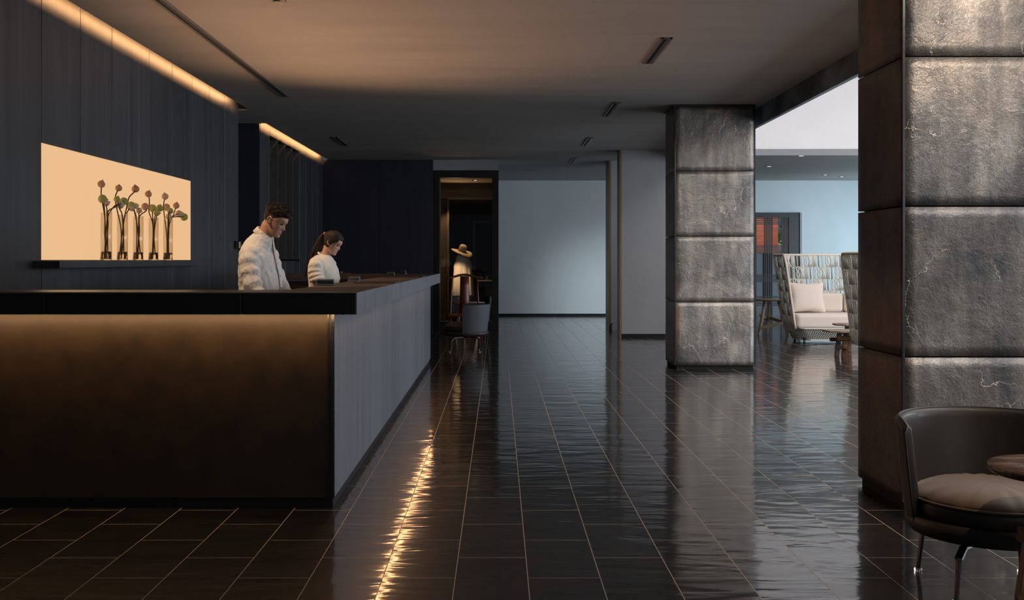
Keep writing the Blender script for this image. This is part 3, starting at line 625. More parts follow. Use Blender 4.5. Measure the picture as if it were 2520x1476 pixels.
# (vase, kind, head (x, y, r), tip direction in picture (dx, dy), stem path, label)
B, G_, D_ = 'pod_brown', 'pod_green', 'pod_grey'
lot = [
 (0, B, (195, 155, 58), (0, -1), [(197, 205), (197, 340), (240, 470), (258, 900), (250, 1380)], 'tallest brown lotus pod rising alone from the vase at the camera end'),
 (0, G_, (215, 398, 68), (.1, .1), [(215, 455), (208, 700), (225, 1000), (290, 1380)], 'large round green lotus pod under the tallest brown one'),
 (0, D_, (285, 465, 46), (.3, -.3), [(272, 505), (290, 600), (320, 1250), (345, 1380)], 'small grey pod peeping out behind the round green one'),
 (0, D_, (505, 495, 62), (.2, -.1), [(430, 505), (370, 570), (330, 700), (270, 1000), (205, 1380)], 'grey pod on a stem bending far over from the first vase'),
 (0, G_, (568, 440, 62), (1, 0), [(430, 530), (355, 610), (320, 800), (290, 1050), (225, 1380)], 'olive pod pointing sideways between the first two vases'),
 (1, B, (482, 220, 52), (.25, -1), [(462, 268), (430, 360), (440, 500), (495, 900), (520, 1380)], 'brown pod standing upright above the second vase'),
 (1, G_, (455, 405, 50), (.35, -1), [(500, 560), (545, 700), (600, 1200), (620, 1380)], 'pointed green pod half hidden behind grey one at the second vase'),
 (1, B, (762, 235, 58), (0, -1), [(730, 295), (655, 375), (610, 560), (580, 800), (490, 1380)], 'large brown pod on an S curved stem from the second vase'),
 (1, G_, (685, 515, 70), (.1, .3), [(640, 590), (600, 750), (565, 1000), (520, 1380)], 'big green pod turned to face out between second and middle vases'),
 (2, D_, (762, 512, 46), (.5, -.2), [(742, 520), (742, 600), (790, 850), (850, 1380)], 'grey pod tucked behind the big green pod at the middle vase'),
 (2, D_, (818, 590, 46), (0, .3), [(818, 620), (812, 900), (800, 1380)], 'low small grey pod straight above the middle vase'),
 (2, B, (918, 525, 58), (.05, .2), [(940, 590), (870, 700), (830, 950), (760, 1380)], 'open brown pod with a dark star shaped centre'),
 (2, D_, (700, 560, 40), (-.5, 0), [(720, 580), (765, 660), (780, 900), (780, 1380)], 'pale pod half hidden at the rim of the middle vase'),
 (3, B, (972, 318, 52), (-.1, -1), [(985, 370), (990, 480), (985, 620), (1050, 850), (1000, 1380)], 'brown pod standing upright over the fourth vase'),
 (3, G_, (1040, 550, 60), (1, -.4), [(1040, 615), (1055, 900), (1125, 1380)], 'olive pod aimed sideways over the fourth vase'),
 (3, G_, (1110, 625, 52), (.1, .1), [(1110, 675), (1075, 900), (1030, 1380)], 'yellow green pod hanging lowest at the fourth vase'),
 (3, G_, (1160, 550, 56), (.5, -1), [(1140, 600), (1120, 720), (1070, 980), (1000, 1380)], 'pointed olive pod between the fourth vase and the last one'),
 (4, D_, (1248, 358, 52), (.1, -1), [(1240, 408), (1225, 560), (1262, 1000), (1280, 1380)], 'grey brown pod upright over the last vase by the staff'),
 (4, B, (1272, 535, 56), (1, .2), [(1300, 590), (1302, 700), (1290, 1000), (1260, 1380)], 'purple brown pod pointing sideways below the upright grey one'),
 (4, G_, (1335, 597, 46), (-.2, .2), [(1310, 640), (1300, 800), (1300, 1380)], 'small green pod low behind the purple brown one'),
 (4, D_, (1308, 690, 48), (0, .3), [(1308, 735), (1302, 900), (1310, 1380)], 'pale grey pod just above the rim of the last vase'),
 (4, B, (1432, 510, 50), (.05, -1), [(1420, 560), (1380, 680), (1315, 850), (1240, 1380)], 'brown pod leaning out upright at the end nearest the staff'),
 (4, D_, (1478, 645, 56), (.4, -.3), [(1420, 662), (1340, 750), (1300, 1000), (1275, 1380)], 'grey pod bending over beyond the last vase'),
 (4, G_, (1562, 697, 58), (1, .1), [(1440, 690), (1375, 740), (1320, 950), (1295, 1380)], 'outermost olive pod pointing away toward the staff'),
]
def smooth_path(pts, k=5):
    out = []; n = len(pts)
    for i in range(n-1):
        p0, p1, p2, p3 = pts[max(0, i-1)], pts[i], pts[i+1], pts[min(n-1, i+2)]
        for j in range(k):
            t = j/k; out.append(.5*((2*p1)+(p2-p0)*t+(2*p0-5*p1+4*p2-p3)*t*t+(3*p1-p0-3*p2+p3)*t**3))
    out.append(pts[-1]); return out
for i, (vi, kind, (hx, hy, hr), tip, path, lb) in enumerate(lot):
    c, h = vc[vi]; random.seed(i*3+1)
    dx = random.uniform(-.018, .018)
    hX = VX+dx*1.6+(.03 if i % 3 == 1 else 0); hp = wp(hx, hy, hX); R = hr*.1491/2600*hp.y*1.08
    pts = []
    for j, (zx, zy) in enumerate(path):
        s = j/(len(path)-1); p = wp(zx, zy, hX*(1-s)**2+(VX+dx*(1-2*s))*(1-(1-s)**2))
        if p.z < c.z+h+.01: # keep the stem inside its vase
            off = Vector((p.x-c.x, p.y-c.y)); mr = .034
            if off.length > mr: off *= mr/off.length; p.x, p.y = c.x+off.x, c.y+off.y
        pts.append(p)
    pts[-1].z = VZ+.017
    base = Vector(pts[-1])
    t = thing('lotus_stem', lb, 'flower', base, 0, 'lotus pods in the glass vases')
    pp = [hp]+pts; sp_ = smooth_path(pp, 6)
    MB().tube([p-base for p in sp_], .0052, 8).build('stem', M['stem'], t)
    tv = Vector((random.uniform(-.3, .5) if abs(tip[0])+abs(tip[1]) > .7 else .9, tip[0], -tip[1])).normalized()
    rot = tv.to_track_quat('Z', 'Y').to_matrix()
    prof = [(.001, -1.0), (.35, -.96), (.68, -.76), (.92, -.40), (1.0, 0), (.93, .38), (.74, .68), (.46, .93), (.24, 1.10), (.13, 1.28), (.04, 1.42), (.001, 1.44)]
    mb = MB(); n = 28; vs_ = []; fs_ = []
    for (r_, z_) in prof:
        for k in range(n):
            th = 2*PI*k/n; rr = r_*(1+.035*math.cos(5*th+z_*1.5)*(1 if r_ < .99 else .6)); vs_.append(rot @ Vector((rr*R*math.cos(th), rr*R*math.sin(th), z_*R*.92))+hp-base)
    for a_ in range(len(prof)-1):
        for k in range(n): q = (k+1) % n; fs_.append((a_*n+k, a_*n+q, (a_+1)*n+q, (a_+1)*n+k))
    mb.add(vs_, fs_, True).build('pod', M[kind], t)

# ------------------------------------------------------------------ people
def ring(cx, cy, z, a, b, n=28, e=2.2, rot=None, nz=0, seed=0):
    out = []
    for k in range(n):
        t = 2*PI*k/n; ct, st = math.cos(t), math.sin(t)
        x = a*math.copysign(abs(ct)**(2/e), ct); y = b*math.copysign(abs(st)**(2/e), st)
        v = Vector((cx+x, cy+y, z))
        if nz: v += Vector((ct, st, 0))*nz*noise.noise(Vector((v.x*7+seed, v.y*7, z*5)))
        out.append(v)
    return out
HT = [(-.118, .062, .030, .010), (-.112, .080, .000, .030), (-.098, .088, -.018, .044), (-.078, .086, -.040, .054), (-.05, .085, -.066, .062), (-.02, .088, -.084, .068),
      (0, .087, -.093, .072), (.025, .094, -.099, .075), (.06, .088, -.097, .075), (.085, .066, -.082, .066), (.103, .034, -.054, .046), (.114, .006, -.022, .018), (.1155, -.004, -.012, .004)]
def head_rings(offset=None, n=72, m=64, female=False):
    rings = []
    for i in range(m+1):
        z = -.118+(.1155+.118)*(.5-.5*math.cos(PI*i/m))
        F, Bk, W = srt(HT, z); a = max((F-Bk)/2, .002); cx = (F+Bk)/2; W = max(W, .002)
        if female: W *= .96
        r = []
        for k in range(n):
            t = 2*PI*k/n; ct, st = math.cos(t), math.sin(t); e = 2.25
            x = cx+a*math.copysign(abs(ct)**(2/e), ct); y = W*math.copysign(abs(st)**(2/e), st)
            if ct > 0:
                y *= 1-.10*max(0, ct)*(1 if z < .02 else .3)
                gy = lambda s, c0=0: math.exp(-((abs(y)-c0)/s)**2)
                # nose
                if -.052 < z < .012:
                    t1 = (.012-z)/.046 if z > -.034 else max(0, (z+.052)/.018)
                    wd = .0085+.006*min(1, (.012-z)/.05)
                    x += (.021 if female else .025)*t1**1.15*gy(wd)*max(0, ct)
                x -= .011*gy(.014, .031)*math.exp(-((z-.002)/.013)**2)       # eye sockets
                x += .005*gy(.020, .026)*math.exp(-((z-.024)/.008)**2)       # brow
                x += .0065*gy(.022)*math.exp(-((z+.064)/.0055)**2)           # upper lip
                x += .0060*gy(.019)*math.exp(-((z+.077)/.0055)**2)           # lower lip
                x -= .0045*gy(.024)*math.exp(-((z+.0885)/.006)**2)
                x += .0050*gy(.020)*math.exp(-((z+.103)/.011)**2)            # chin
                x += .003*gy(.016, .045)*math.exp(-((z+.028)/.018)**2)       # cheek
            v = Vector((x, y, z))
            if offset:
                o = offset(v, t); nrm = Vector((v.x+.005, v.y, v.z-.02)).normalized(); v = v+nrm*o
            r.append(v)
        rings.append(r)
    return rings
def finger(mb, p, d, up, L, r, curl):
    pts = [p]; a = 0; q = Vector(p); d = Vector(d).normalized(); up = Vector(up).normalized(); axis = d.cross(up).normalized()
    for s in (.42, .32, .26):
        a += curl; dd = Matrix.Rotation(-a, 3, axis) @ d; q = q+dd*L*s; pts.append(Vector(q))
    mb.tube([Vector(p)-d*.02]+pts+[pts[-1]+(pts[-1]-pts[-2]).normalized()*.004], [r, r, r*.95, r*.88, r*.75, r*.35], 8)
def hand(mb, wrist, d, side, k=1.0, curl=.35):
    """palm down hand: d forward, side = +1 left / -1 right"""
    d = Vector(d).normalized(); up = Vector((0, 0, 1)); lat = up.cross(d).normalized(); up = d.cross(lat)
    w = Vector(wrist)
    rs = []
    for s, a, b in ((-.02, .026, .019), (0, .027, .018), (.03, .036, .016), (.065, .041, .014), (.085, .040, .012), (.094, .03, .008)):
        rs.append([w+d*s*k+lat*math.cos(2*PI*j/14)*a*k+up*math.sin(2*PI*j/14)*b*k for j in range(14)])
    mb.loft(rs)
    for i, (o, L) in enumerate(((.029, .070), (.010, .079), (-.010, .073), (-.029, .057))):
        finger(mb, w+d*.086*k+lat*o*k*side*-1, d+lat*o*side*-2.2, up, L*k, .0083*k, curl)
    finger(mb, w+d*.030*k+lat*(.030)*k*side*-1, d*.75+lat*side*-.8, up, .062*k, .0095*k, .22)

def make_person(name, label, loc, yaw, P, k=1.0):
    t = thing(name, label, 'person', loc, yaw)
    b = MB()
    HR = Matrix.Rotation(P['pitch'], 3, 'Y'); hc = Vector(P['head'])
    hs = P['hs']
    place = lambda v: HR @ (v*hs)+hc
    fem = P.get('female', False)
    b.loft([[place(v) for v in r] for r in head_rings(female=fem)])
    for s in (-1, 1):  # ears
        c0 = Vector((-.012, s*.074*(.96 if fem else 1), -.008))
        pts = []
        for j in range(15):
            a = -2.5+5.0*j/14; ca, sa = math.cos(a), math.sin(a)
            pts.append(place(c0+Vector((-.004-.0155*ca-.004*sa, s*(.006+.008*max(0, ca)), .028*sa*(1 if sa > 0 else .85)+.002))))
        b.tube(pts, [.0045*hs]*15, 8)
        b.ball(place(c0+Vector((-.005, s*.001, 0))), Vector((.014, .007, .024))*hs, 12, 8, HR)
    nb = Vector(P['neck']); top = place(Vector((-.028, 0, -.055))); mid = (nb+top)/2+Vector((.004, 0, 0))
    nr = P['neck_r']
    b.tube([nb-Vector((.0, 0, .07)), nb, mid, top, top+Vector((0, 0, .03))], [nr*1.05, nr*1.0, nr, nr*1.02, nr*.8], 20)
    b.tube([place(Vector((.03, 0, -.085))), place(Vector((-.03, 0, -.07))), nb], [.032*hs, .04*hs, nr*.9], 14)
    tr = P['torso']  # z, xfront, xback, halfwidth
    b.loft([ring((f+bk)/2, 0, z, (f-bk)/2-.012, w-.012, 30, 2.4) for z, f, bk, w in tr])
    sh = P['sh']; el = P['el']; wr = P['wr']
    for s in (-1, 1):
        S, E, Wd = [Vector((p[0], p[1]*s, p[2])) for p in (sh, el, wr)]
        b.tube([Vector((S.x, S.y*.5, S.z-.01)), S, (S*.6+E*.4), E, E*.5+Wd*.5, Wd], [.05*k, .052*k, .045*k, .036*k, .034*k, .025*k], 16)
        hand(b, Wd, Vector((Wd-E))*Vector((1, 1, .25)), s, k)
    for s in (-1, 1):
        hip = Vector((.0, .085*s*k, .92*k)); kn = Vector((.02, .09*s*k, .49*k)); an = Vector((-.02, .095*s*k, .09*k))
        b.tube([hip+Vector((0, 0, .06)), hip, hip*.5+kn*.5, kn, kn*.6+an*.4+Vector((-.015, 0, 0)), an, an-Vector((0, 0, .03))], [.085*k, .088*k, .07*k, .052*k, .052*k, .034*k, .034*k], 16)
        b.tube([an+Vector((-.03, 0, -.055)), an+Vector((.05, 0, -.05)), an+Vector((.15, .01*s, -.065))], [.034*k, .036*k, .02*k], 12, flat=.7)
    body = b.build('body', P['skin'], t, remesh=.0045, smooth_it=2)
    # eyes, brows, lips
    for s in (-1, 1):
        e = MB(); e.ball(place(Vector((.0735, s*.031, .000))), Vector((.012, .013, .0045))*hs, 12, 8, HR); e.build('eye', M['eye'], t)
        br = MB(); pts = [place(Vector((.092-.012*q*q*.9-.004*q, s*(.012+.036*q), .023+.006*math.sin(q*2.4)))) for q in [j/6 for j in range(7)]]
        br.tube(pts, [.0022, .0034, .0036, .0034, .003, .0024, .001], 8, flat=.8); br.build('eyebrow', M['hair'], t)
    lp = MB()
    for z, r_ in ((-.066, .0036), (-.0745, .0042)):
        pts = [place(Vector((.0895-.010*(q*q), q*.021, z-.0012*abs(q)))) for q in [j/6-1 for j in range(13)]]
        lp.tube(pts, [r_*(1-.75*abs(j/6-1)**2) for j in range(13)], 8)
    lp.build('lips', P['lips'], t)
    return t, place, HR

# the man
P = dict(head=(.121, 0, 1.626), hs=.885, pitch=math.radians(27), neck=(.040, 0, 1.515), neck_r=.051, skin=M['skin'], lips=M['lips'],
    torso=[(.86, .10, -.11, .16), (.95, .12, -.122, .17), (1.05, .134, -.114, .165), (1.139, .146, -.114, .17), (1.236, .138, -.112, .185), (1.321, .120, -.106, .19), (1.370, .108, -.104, .19), (1.412, .098, -.098, .17), (1.455, .090, -.086, .135), (1.492, .084, -.066, .10), (1.522, .080, -.040, .072), (1.540, .074, -.015, .052)],
    sh=(.003, .175, 1.375), el=(.092, .240, 1.115), wr=(.285, .17, 1.005))
MLOC = (-1.68, 7.4, 0)
man, place, HR = make_person('person', 'young man in a white long sleeved shirt looking down behind the reception desk', MLOC, math.radians(-10), P)
def shirt_torso(mb, tab, grow=.010, nz=.010, seed=0, m=26, z0=None):
    z0 = z0 or tab[0][0]; z1 = tab[-1][0]; rs = []
    for i in range(m+1):
        z = z0+(z1-z0)*i/m; f, bk, w = srt(tab, z); rs.append(ring((f+bk)/2, 0, z, (f-bk)/2+grow, w+grow, 40, 2.3, nz=nz, seed=seed))
    mb.loft(rs)
def sleeve(mb, pts, rs, seed=0, amp=.006, n=22, k=8, cuff=True):
    ps = smooth_path([Vector(p) for p in pts], k); m = len(ps); rr = []
    for i in range(m):
        u = i/(m-1)*(len(rs)-1); a = int(min(u, len(rs)-2)); r = rs[a]+(rs[a+1]-rs[a])*(u-a)
        rr.append(r*(1+.07*math.sin(i*1.45+seed)+.05*noise.noise(Vector((i*.5, seed, 1)))))
    mb.tube(ps, rr, n)
sm = MB(); T = P['torso']
shirt_torso(sm, [(.98, .135, -.125, .175)]+[r for r in T if r[0] > 1.0], .010, .020, 3)
for s in (-1, 1):
    sleeve(sm, [(.0, .09*s, 1.405), (.003, .172*s, 1.378), (.03, .212*s, 1.26), (.092, .242*s, 1.115), (.180, .215*s, 1.06), (.255, .18*s, 1.025)], [.054, .070, .066, .057, .053, .042], seed=s*2)
sm.tube([(.008, 0, 1.44), (.034, 0, 1.495), (.046, 0, 1.530)], [.100, .078, .062], 24)
shirt = sm.build('shirt', M['shirt'], man, remesh=.005, smooth_it=2)
# shirt relief: folds
def add_folds(o, strength, scale, seed=0):
    tx = bpy.data.textures.new('folds', 'CLOUDS'); tx.noise_scale = scale; tx.noise_depth = 2
    md = o.modifiers.new('folds', 'DISPLACE'); md.texture = tx; md.strength = strength; md.mid_level = .5; md.texture_coords = 'LOCAL'
add_folds(shirt, .012, .05)
# collar: a folded band open at the front
def collar_band(mb, c, r, h, tilt, gap=.35, n=40, thick=.004, flare=.012, tall_front=0):
    R = Matrix.Rotation(tilt, 3, 'Y'); inner = []; outer = []
    vs = []; fs = []
    for k in range(n+1):
        a = gap+(2*PI-2*gap)*k/n; ca, sa = math.cos(a), math.sin(a); hh = h*(1+tall_front*max(0, ca))
        for (rr, z) in ((r+flare+.004, -hh), (r+flare, -hh), (r, 0), (r-.003, .004), (r-.005, 0), (r-.004, -hh*1.1)):
            pass
        prof = [(r-.004, -h*1.0), (r-.005, .002), (r+.002, .006), (r+.006, 0), (r+flare, -hh), (r+flare-.004, -hh-.001)]
        for (rr, z) in prof: vs.append(R @ Vector((rr*ca, rr*sa, z))+Vector(c))
    m = 6
    for k in range(n):
        for j in range(m): q = (j+1) % m; fs.append((k*m+j, (k+1)*m+j, (k+1)*m+q, k*m+q))
    fs.append(tuple(range(m))); fs.append(tuple(n*m+j for j in range(m-1, -1, -1)))
    mb.add(vs, fs, True)
cb = MB(); collar_band(cb, (.042, 0, 1.548), .056, .038, math.radians(38), gap=.10, tall_front=.75)
cb.build('collar', M['shirt'], man)
pl = MB(); 
plp = [(.103, 0, 1.500), (.118, 0, 1.412), (.138, 0, 1.321), (.156, 0, 1.236), (.164, 0, 1.139), (.154, 0, 1.05)]
pl.tube([Vector(p)+Vector((.0, 0, 0)) for p in plp], .014, 10, flat=.3); pl.build('placket', M['shirt'], man)
for i in range(4):
    z = 1.41-.085*i; f = srt(T, z)[0]; MB().ball((f+.024, 0, z), (.003, .006, .006), 10, 6).build('button', M['linen'], man)
tr = MB()
tr.loft([ring((f+bk)/2, 0, z, (f-bk)/2+.008, w+.008, 30, 2.4) for z, f, bk, w in [(.80, .10, -.10, .16), (.88, .105, -.11, .165), (.95, .115, -.115, .168), (1.02, .12, -.108, .165)]])
for s in (-1, 1): tr.tube([(0, .085*s, .95), (0, .088*s, .85), (.02, .09*s, .49), (-.015, .095*s, .10)], [.09, .098, .075, .065], 18)
tr.build('trousers', M['trousers'], man, remesh=.008, smooth_it=2)
def shoes(parent, k=1.0):
    for s in (-1, 1):
        mb = MB(); rs = []
        for x, w, h in ((-.085, .02, .03), (-.07, .034, .06), (-.02, .037, .075), (.04, .042, .060), (.10, .045, .042), (.15, .038, .032), (.175, .015, .02)):
            rs.append([Vector((x*k-.01, .095*s*k+math.cos(2*PI*j/16)*w*k, .003+h*.5*k+math.sin(2*PI*j/16)*h*.5*k)) for j in range(16)])
        mb.loft(rs); mb.build('shoe', M['shoe'], parent, subd=1)
shoes(man)
# hair
def man_hair(v, t):
    ct = math.cos(t)
    line = .052 if ct > .75 else (.052-.075*min(1, (.75-ct)/1.2))
    if ct < -.3: line = -.035
    m = max(0, min(1, (v.z-line)/.018))
    topk = max(0, min(1, (v.z-.045)/.03)); 
    n1 = noise.noise(v*55)*.5+noise.noise(v*110)*.35
    th = .0025+.017*topk+topk*.008*max(0, ct)+topk*.009*n1+.002*n1
    return -.008*(1-m)+th*m
hm = MB(); hm.loft([[place(v) for v in r] for r in head_rings(man_hair, 120, 96)])
rnd = random.Random(4); cand = [v for r in head_rings(man_hair, 90, 90) for v in r if v.z > .044+max(0, v.x-.03)*.75]
for i in range(1500): # short tousled locks
    p = rnd.choice(cand); nn = Vector((p.x+.005, p.y, p.z-.01)).normalized(); f = Vector((1, rnd.uniform(-.9, .9), rnd.uniform(-.2, .5))); f = (f-nn*f.dot(nn)).normalized()
    d = (f*.9+nn*rnd.uniform(.05, .55)).normalized(); L_ = rnd.uniform(.010, .020)*(.5+min(1, max(0, (p.z-.04)/.05)))
    hm.tube([place(p-nn*.004-d*.003), place(p+d*L_*.5), place(p+d*L_-nn*.002)], [.0019, .0017, .0005], 4)
hm.build('hair', M['hair'], man)

# the woman
kw = .95
PW = dict(head=(.092, 0, 1.508), hs=.845, pitch=math.radians(28), neck=(.012, 0, 1.382), neck_r=.040, skin=M['skin_w'], lips=M['lips_w'], female=True,
    torso=[(.80, .09, -.12, .155), (.90, .10, -.122, .165), (1.0, .102, -.118, .15), (1.10, .114, -.118, .145), (1.18, .126, -.122, .155), (1.24, .120, -.120, .165), (1.30, .098, -.108, .165), (1.345, .078, -.088, .145), (1.375, .064, -.066, .10), (1.395, .052, -.045, .065)],
    sh=(-.01, .158, 1.30), el=(.03, .195, 1.06), wr=(.225, .15, 1.0))
WLOC = (-1.593, 9.6, 0)
woman, placew, HRw = make_person('person', 'woman with a dark ponytail in a cream short sleeved blouse looking down at the counter', WLOC, math.radians(-12), PW, kw)
sm = MB(); T = PW['torso']
shirt_torso(sm, [(.95, .12, -.125, .16)]+[r for r in T if r[0] > .98], .012, .014, 8)
for s in (-1, 1):
    sleeve(sm, [(-.015, .08*s, 1.325), (-.01, .155*s, 1.31), (.0, .180*s, 1.235), (.018, .188*s, 1.175)], [.055, .068, .066, .064], seed=s, amp=.004)
blouse = sm.build('blouse', M['blouse'], woman, remesh=.005, smooth_it=3)
add_folds(blouse, .012, .09)
for s in (-1, 1):
    MB().tube([(.014, .188*s, 1.190), (.018, .189*s, 1.178), (.021, .190*s, 1.160)], [.067, .070, .068], 24).build('sleeve_hem', M['blouse'], woman)
cb = MB(); collar_band(cb, (.012, 0, 1.398), .060, .012, math.radians(26), gap=.12, flare=.008); cb.build('neckline', M['blouse'], woman)
for i in range(3):
    z = 1.33-.05*i; f = srt(T, z)[0]; MB().ball((f+.016, 0, z), (.004, .006, .006), 10, 6).build('button', M['linen'], woman)
tr = MB()
tr.loft([ring((f+bk)/2, 0, z, (f-bk)/2+.008, w+.008, 30, 2.4) for z, f, bk, w in [(.76, .09, -.105, .15), (.84, .092, -.112, .158), (.92, .095, -.114, .155), (.99, .095, -.11, .145)]])
for s in (-1, 1): tr.tube([(0, .08*s, .88), (0, .082*s, .79), (.02, .084*s, .46), (-.015, .09*s, .10)], [.086, .088, .066, .055], 18)
tr.build('trousers', M['trousers'], woman, remesh=.008, smooth_it=2)
shoes(woman, .9)
def w_hair(v, t):
    ct = math.cos(t)
    line = .060 if ct > .80 else .060-.085*min(1, (.80-ct)/.75)
    if ct < -.15: line = -.060
    m = max(0, min(1, (v.z-line)/.012))
    st = math.sin(t*1.0)
    th = .012+.004*max(0, v.z/.1)+.0016*math.sin(v.z*420+v.x*160+4*noise.noise(v*18))+.002*noise.noise(v*60)
    return -.008*(1-m)+th*m
hm = MB(); hm.loft([[placew(v) for v in r] for r in head_rings(w_hair, 120, 96, True)])
rnd = random.Random(9)
for i in range(26):  # strands swept back over the temple and a few loose ones at the forehead
    s = rnd.choice((-1, 1)); z = rnd.uniform(.070, .10)
    hm.tube([placew(Vector((.082-z*.25, s*.045, z*.9+.02))), placew(Vector((.02, s*(.088-z*.15), z))), placew(Vector((-.06, s*.075, z*.5+.02))), placew(Vector((-.105, s*.02, .035)))], [.002, .0045, .005, .004], 6)
for s in (-1, 1):
    hm.tube([placew(Vector((.070, s*.055, .055))), placew(Vector((.050, s*.078, .0))), placew(Vector((.045, s*.072, -.065)))], [.0032, .0026, .0006], 6)
    hm.tube([placew(Vector((.085, s*.02, .080))), placew(Vector((.112, s*.03, .050))), placew(Vector((.110, s*.035, .012)))], [.0022, .002, .0006], 6)
hair_w = hm.build('hair', M['hair'], woman)
pt = MB(); a0 = placew(Vector((-.108, 0, .045)))
for i in range(34):
    oy, ox = rnd.uniform(-.022, .022), rnd.uniform(-.016, .016)
    end = Vector((-.150+ox*1.8, oy*1.5, 1.22+rnd.uniform(-.03, .06)))
    pt.tube([a0+Vector((.02, oy*.4, 0)), a0+Vector((-.03+ox*.3, oy*.6, .004)), a0+Vector((-.062+ox, oy, -.05)), a0*.45+end*.55+Vector((-.012+ox, oy*1.2, 0)), end], [.007, .009, .009, .008, .001], 6)
pt.build('ponytail', M['hair'], woman)
MB().lathe([(.014, -.008), (.020, -.008), (.020, .008), (.014, .008), (.014, -.008)], c=a0+Vector((-.012, 0, .003)), n=20, cap=False, tilt=Matrix.Rotation(PI/2, 3, 'Y')).build('hair_tie', M['lips'], woman)

# ------------------------------------------------------------------ leather swivel armchairs
def leather_chair(label, loc, rz, shellmat='leather'):
    """local: back towards +Y"""
    t = thing('leather_armchair', label, 'armchair', loc, rz, 'curved leather armchairs')
    n = 56; A = math.radians(98); vs = []; fs = []; zs = [.245, .30, .40, .50, .60, .66, .685]
    def R_(z): return .306+.050*((z-.24)/.45)**.9
    prof = []
    for z in zs: prof.append((R_(z)+.018, z))
    prof += [(R_(.69)+.008, .697), (R_(.69)-.008, .697)]
    for z in zs[::-1]: prof.append((R_(z)-.020, z))
    m = len(prof)
    for k in range(n+1):
        a = PI/2-A+2*A*k/n; e = min(k, n-k)/n
        dip = -.010*(abs(k/n-.5)*2)**3
        rnd_ = .018*(1-min(1, e*22)) 
        for (r, z) in prof:
            zz = z+(dip if z > .3 else 0)*(z-.24)/.45; 
            if z > .6: zz -= rnd_
            vs.append((r*math.cos(a), r*math.sin(a)*.97, zz))
    for k in range(n):
        for j in range(m): q = (j+1) % m; fs.append((k*m+j, (k+1)*m+j, (k+1)*m+q, k*m+q))
    fs.append(tuple(range(m-1, -1, -1))); fs.append(tuple(n*m+j for j in range(m)))
    MB().add(vs, fs, True).build('backrest', M[shellmat], t, bevel=.006)
    # piping up the two front edges and over the top
    pp = []
    for k in range(0, n+1):
        a = PI/2-A+2*A*k/n; dip = -.010*(abs(k/n-.5)*2)**3; e = min(k, n-k)/n; pp.append((R_(.69)*math.cos(a)*1.0, R_(.69)*math.sin(a)*.97, .698+dip-.018*(1-min(1, e*22))))
    a0 = PI/2-A; side0 = [((R_(z)+.016)*math.cos(a0), (R_(z)+.016)*math.sin(a0)*.97-.001, z) for z in (.26, .35, .45, .55, .64)]
    a1 = PI/2+A; side1 = [((R_(z)+.016)*math.cos(a1), (R_(z)+.016)*math.sin(a1)*.97-.001, z) for z in (.64, .55, .45, .35, .26)]
    MB().tube(side0+pp+side1, .0045, 8).build('piping', M[shellmat], t)
    MB().lathe([(.001, .225), (.25, .225), (.315, .235), (.332, .262), (.330, .30), (.31, .305), (.001, .305)], n=56, cap=False).build('seat_pan', M['leather'], t)
    MB().lathe([(.001, .30), (.292, .30), (.304, .315), (.306, .350), (.298, .372), (.001, .372)], n=56, cap=False).build('seat', M['leather'], t)
    mb = MB(); nn = 72; rs = []
    for (r, z) in ((.29, .366), (.304, .376), (.300, .388), (.270, .410), (.22, .426), (.15, .436), (.07, .440), (.004, .441)):
        rr = []
        for k in range(nn):
            a = 2*PI*k/nn; wv = .006*noise.noise(Vector((math.cos(a)*9, math.sin(a)*9, r*6)))*(1 if .2 < r < .302 else .4)
            rr.append(Vector((r*math.cos(a), r*math.sin(a), z+wv)))
        rs.append(rr)
    mb.loft(rs).build('cushion', M['cushion'], t)
    MB().lathe([(.305+.005*math.cos(q*PI/4), .374+.005*math.sin(q*PI/4)) for q in range(9)], n=56, cap=False).build('cushion_piping', M['cushion'], t)
    for i in range(4):
        a = PI/4+i*PI/2+math.radians(0); d = Vector((math.cos(a), math.sin(a), 0)); rr = .304
        leg = MB(); leg.beam(d*.02+Vector((0, 0, .212)), d*(rr-.05)+Vector((0, 0, .208)), .030, .012)
        leg.beam(d*(rr-.06)+Vector((0, 0, .210)), d*(rr-.012)+Vector((0, 0, .170)), .030, .013)
        leg.beam(d*(rr-.014)+Vector((0, 0, .178)), d*(rr+.006)+Vector((0, 0, .015)), .030, .013, w1=.024, h1=.010)
        lg = leg.build('leg', M['darkmetal'], t, bevel=.0015)
        MB().lathe([(.014, 0), (.017, .003), (.017, .012), (.013, .016)], c=d*(rr+.006), n=16).build('glide', M['glass'], lg)
    MB().lathe([(.03, .195), (.05, .205), (.05, .228), (.001, .228)], n=24).build('swivel_hub', M['darkmetal'], t)
    return t
leather_chair('large black leather armchair in front of the close pillar', (2.03, 4.36, 0), math.radians(-3))
c2 = leather_chair('slate blue backed leather armchair turned side on near the shop window', (-.49, 15.7, 0), math.radians(-88), 'leather_grey')
leather_chair('dark armchair behind the small round table by the shop window', (-.50, 19.15, 0), math.radians(-12))

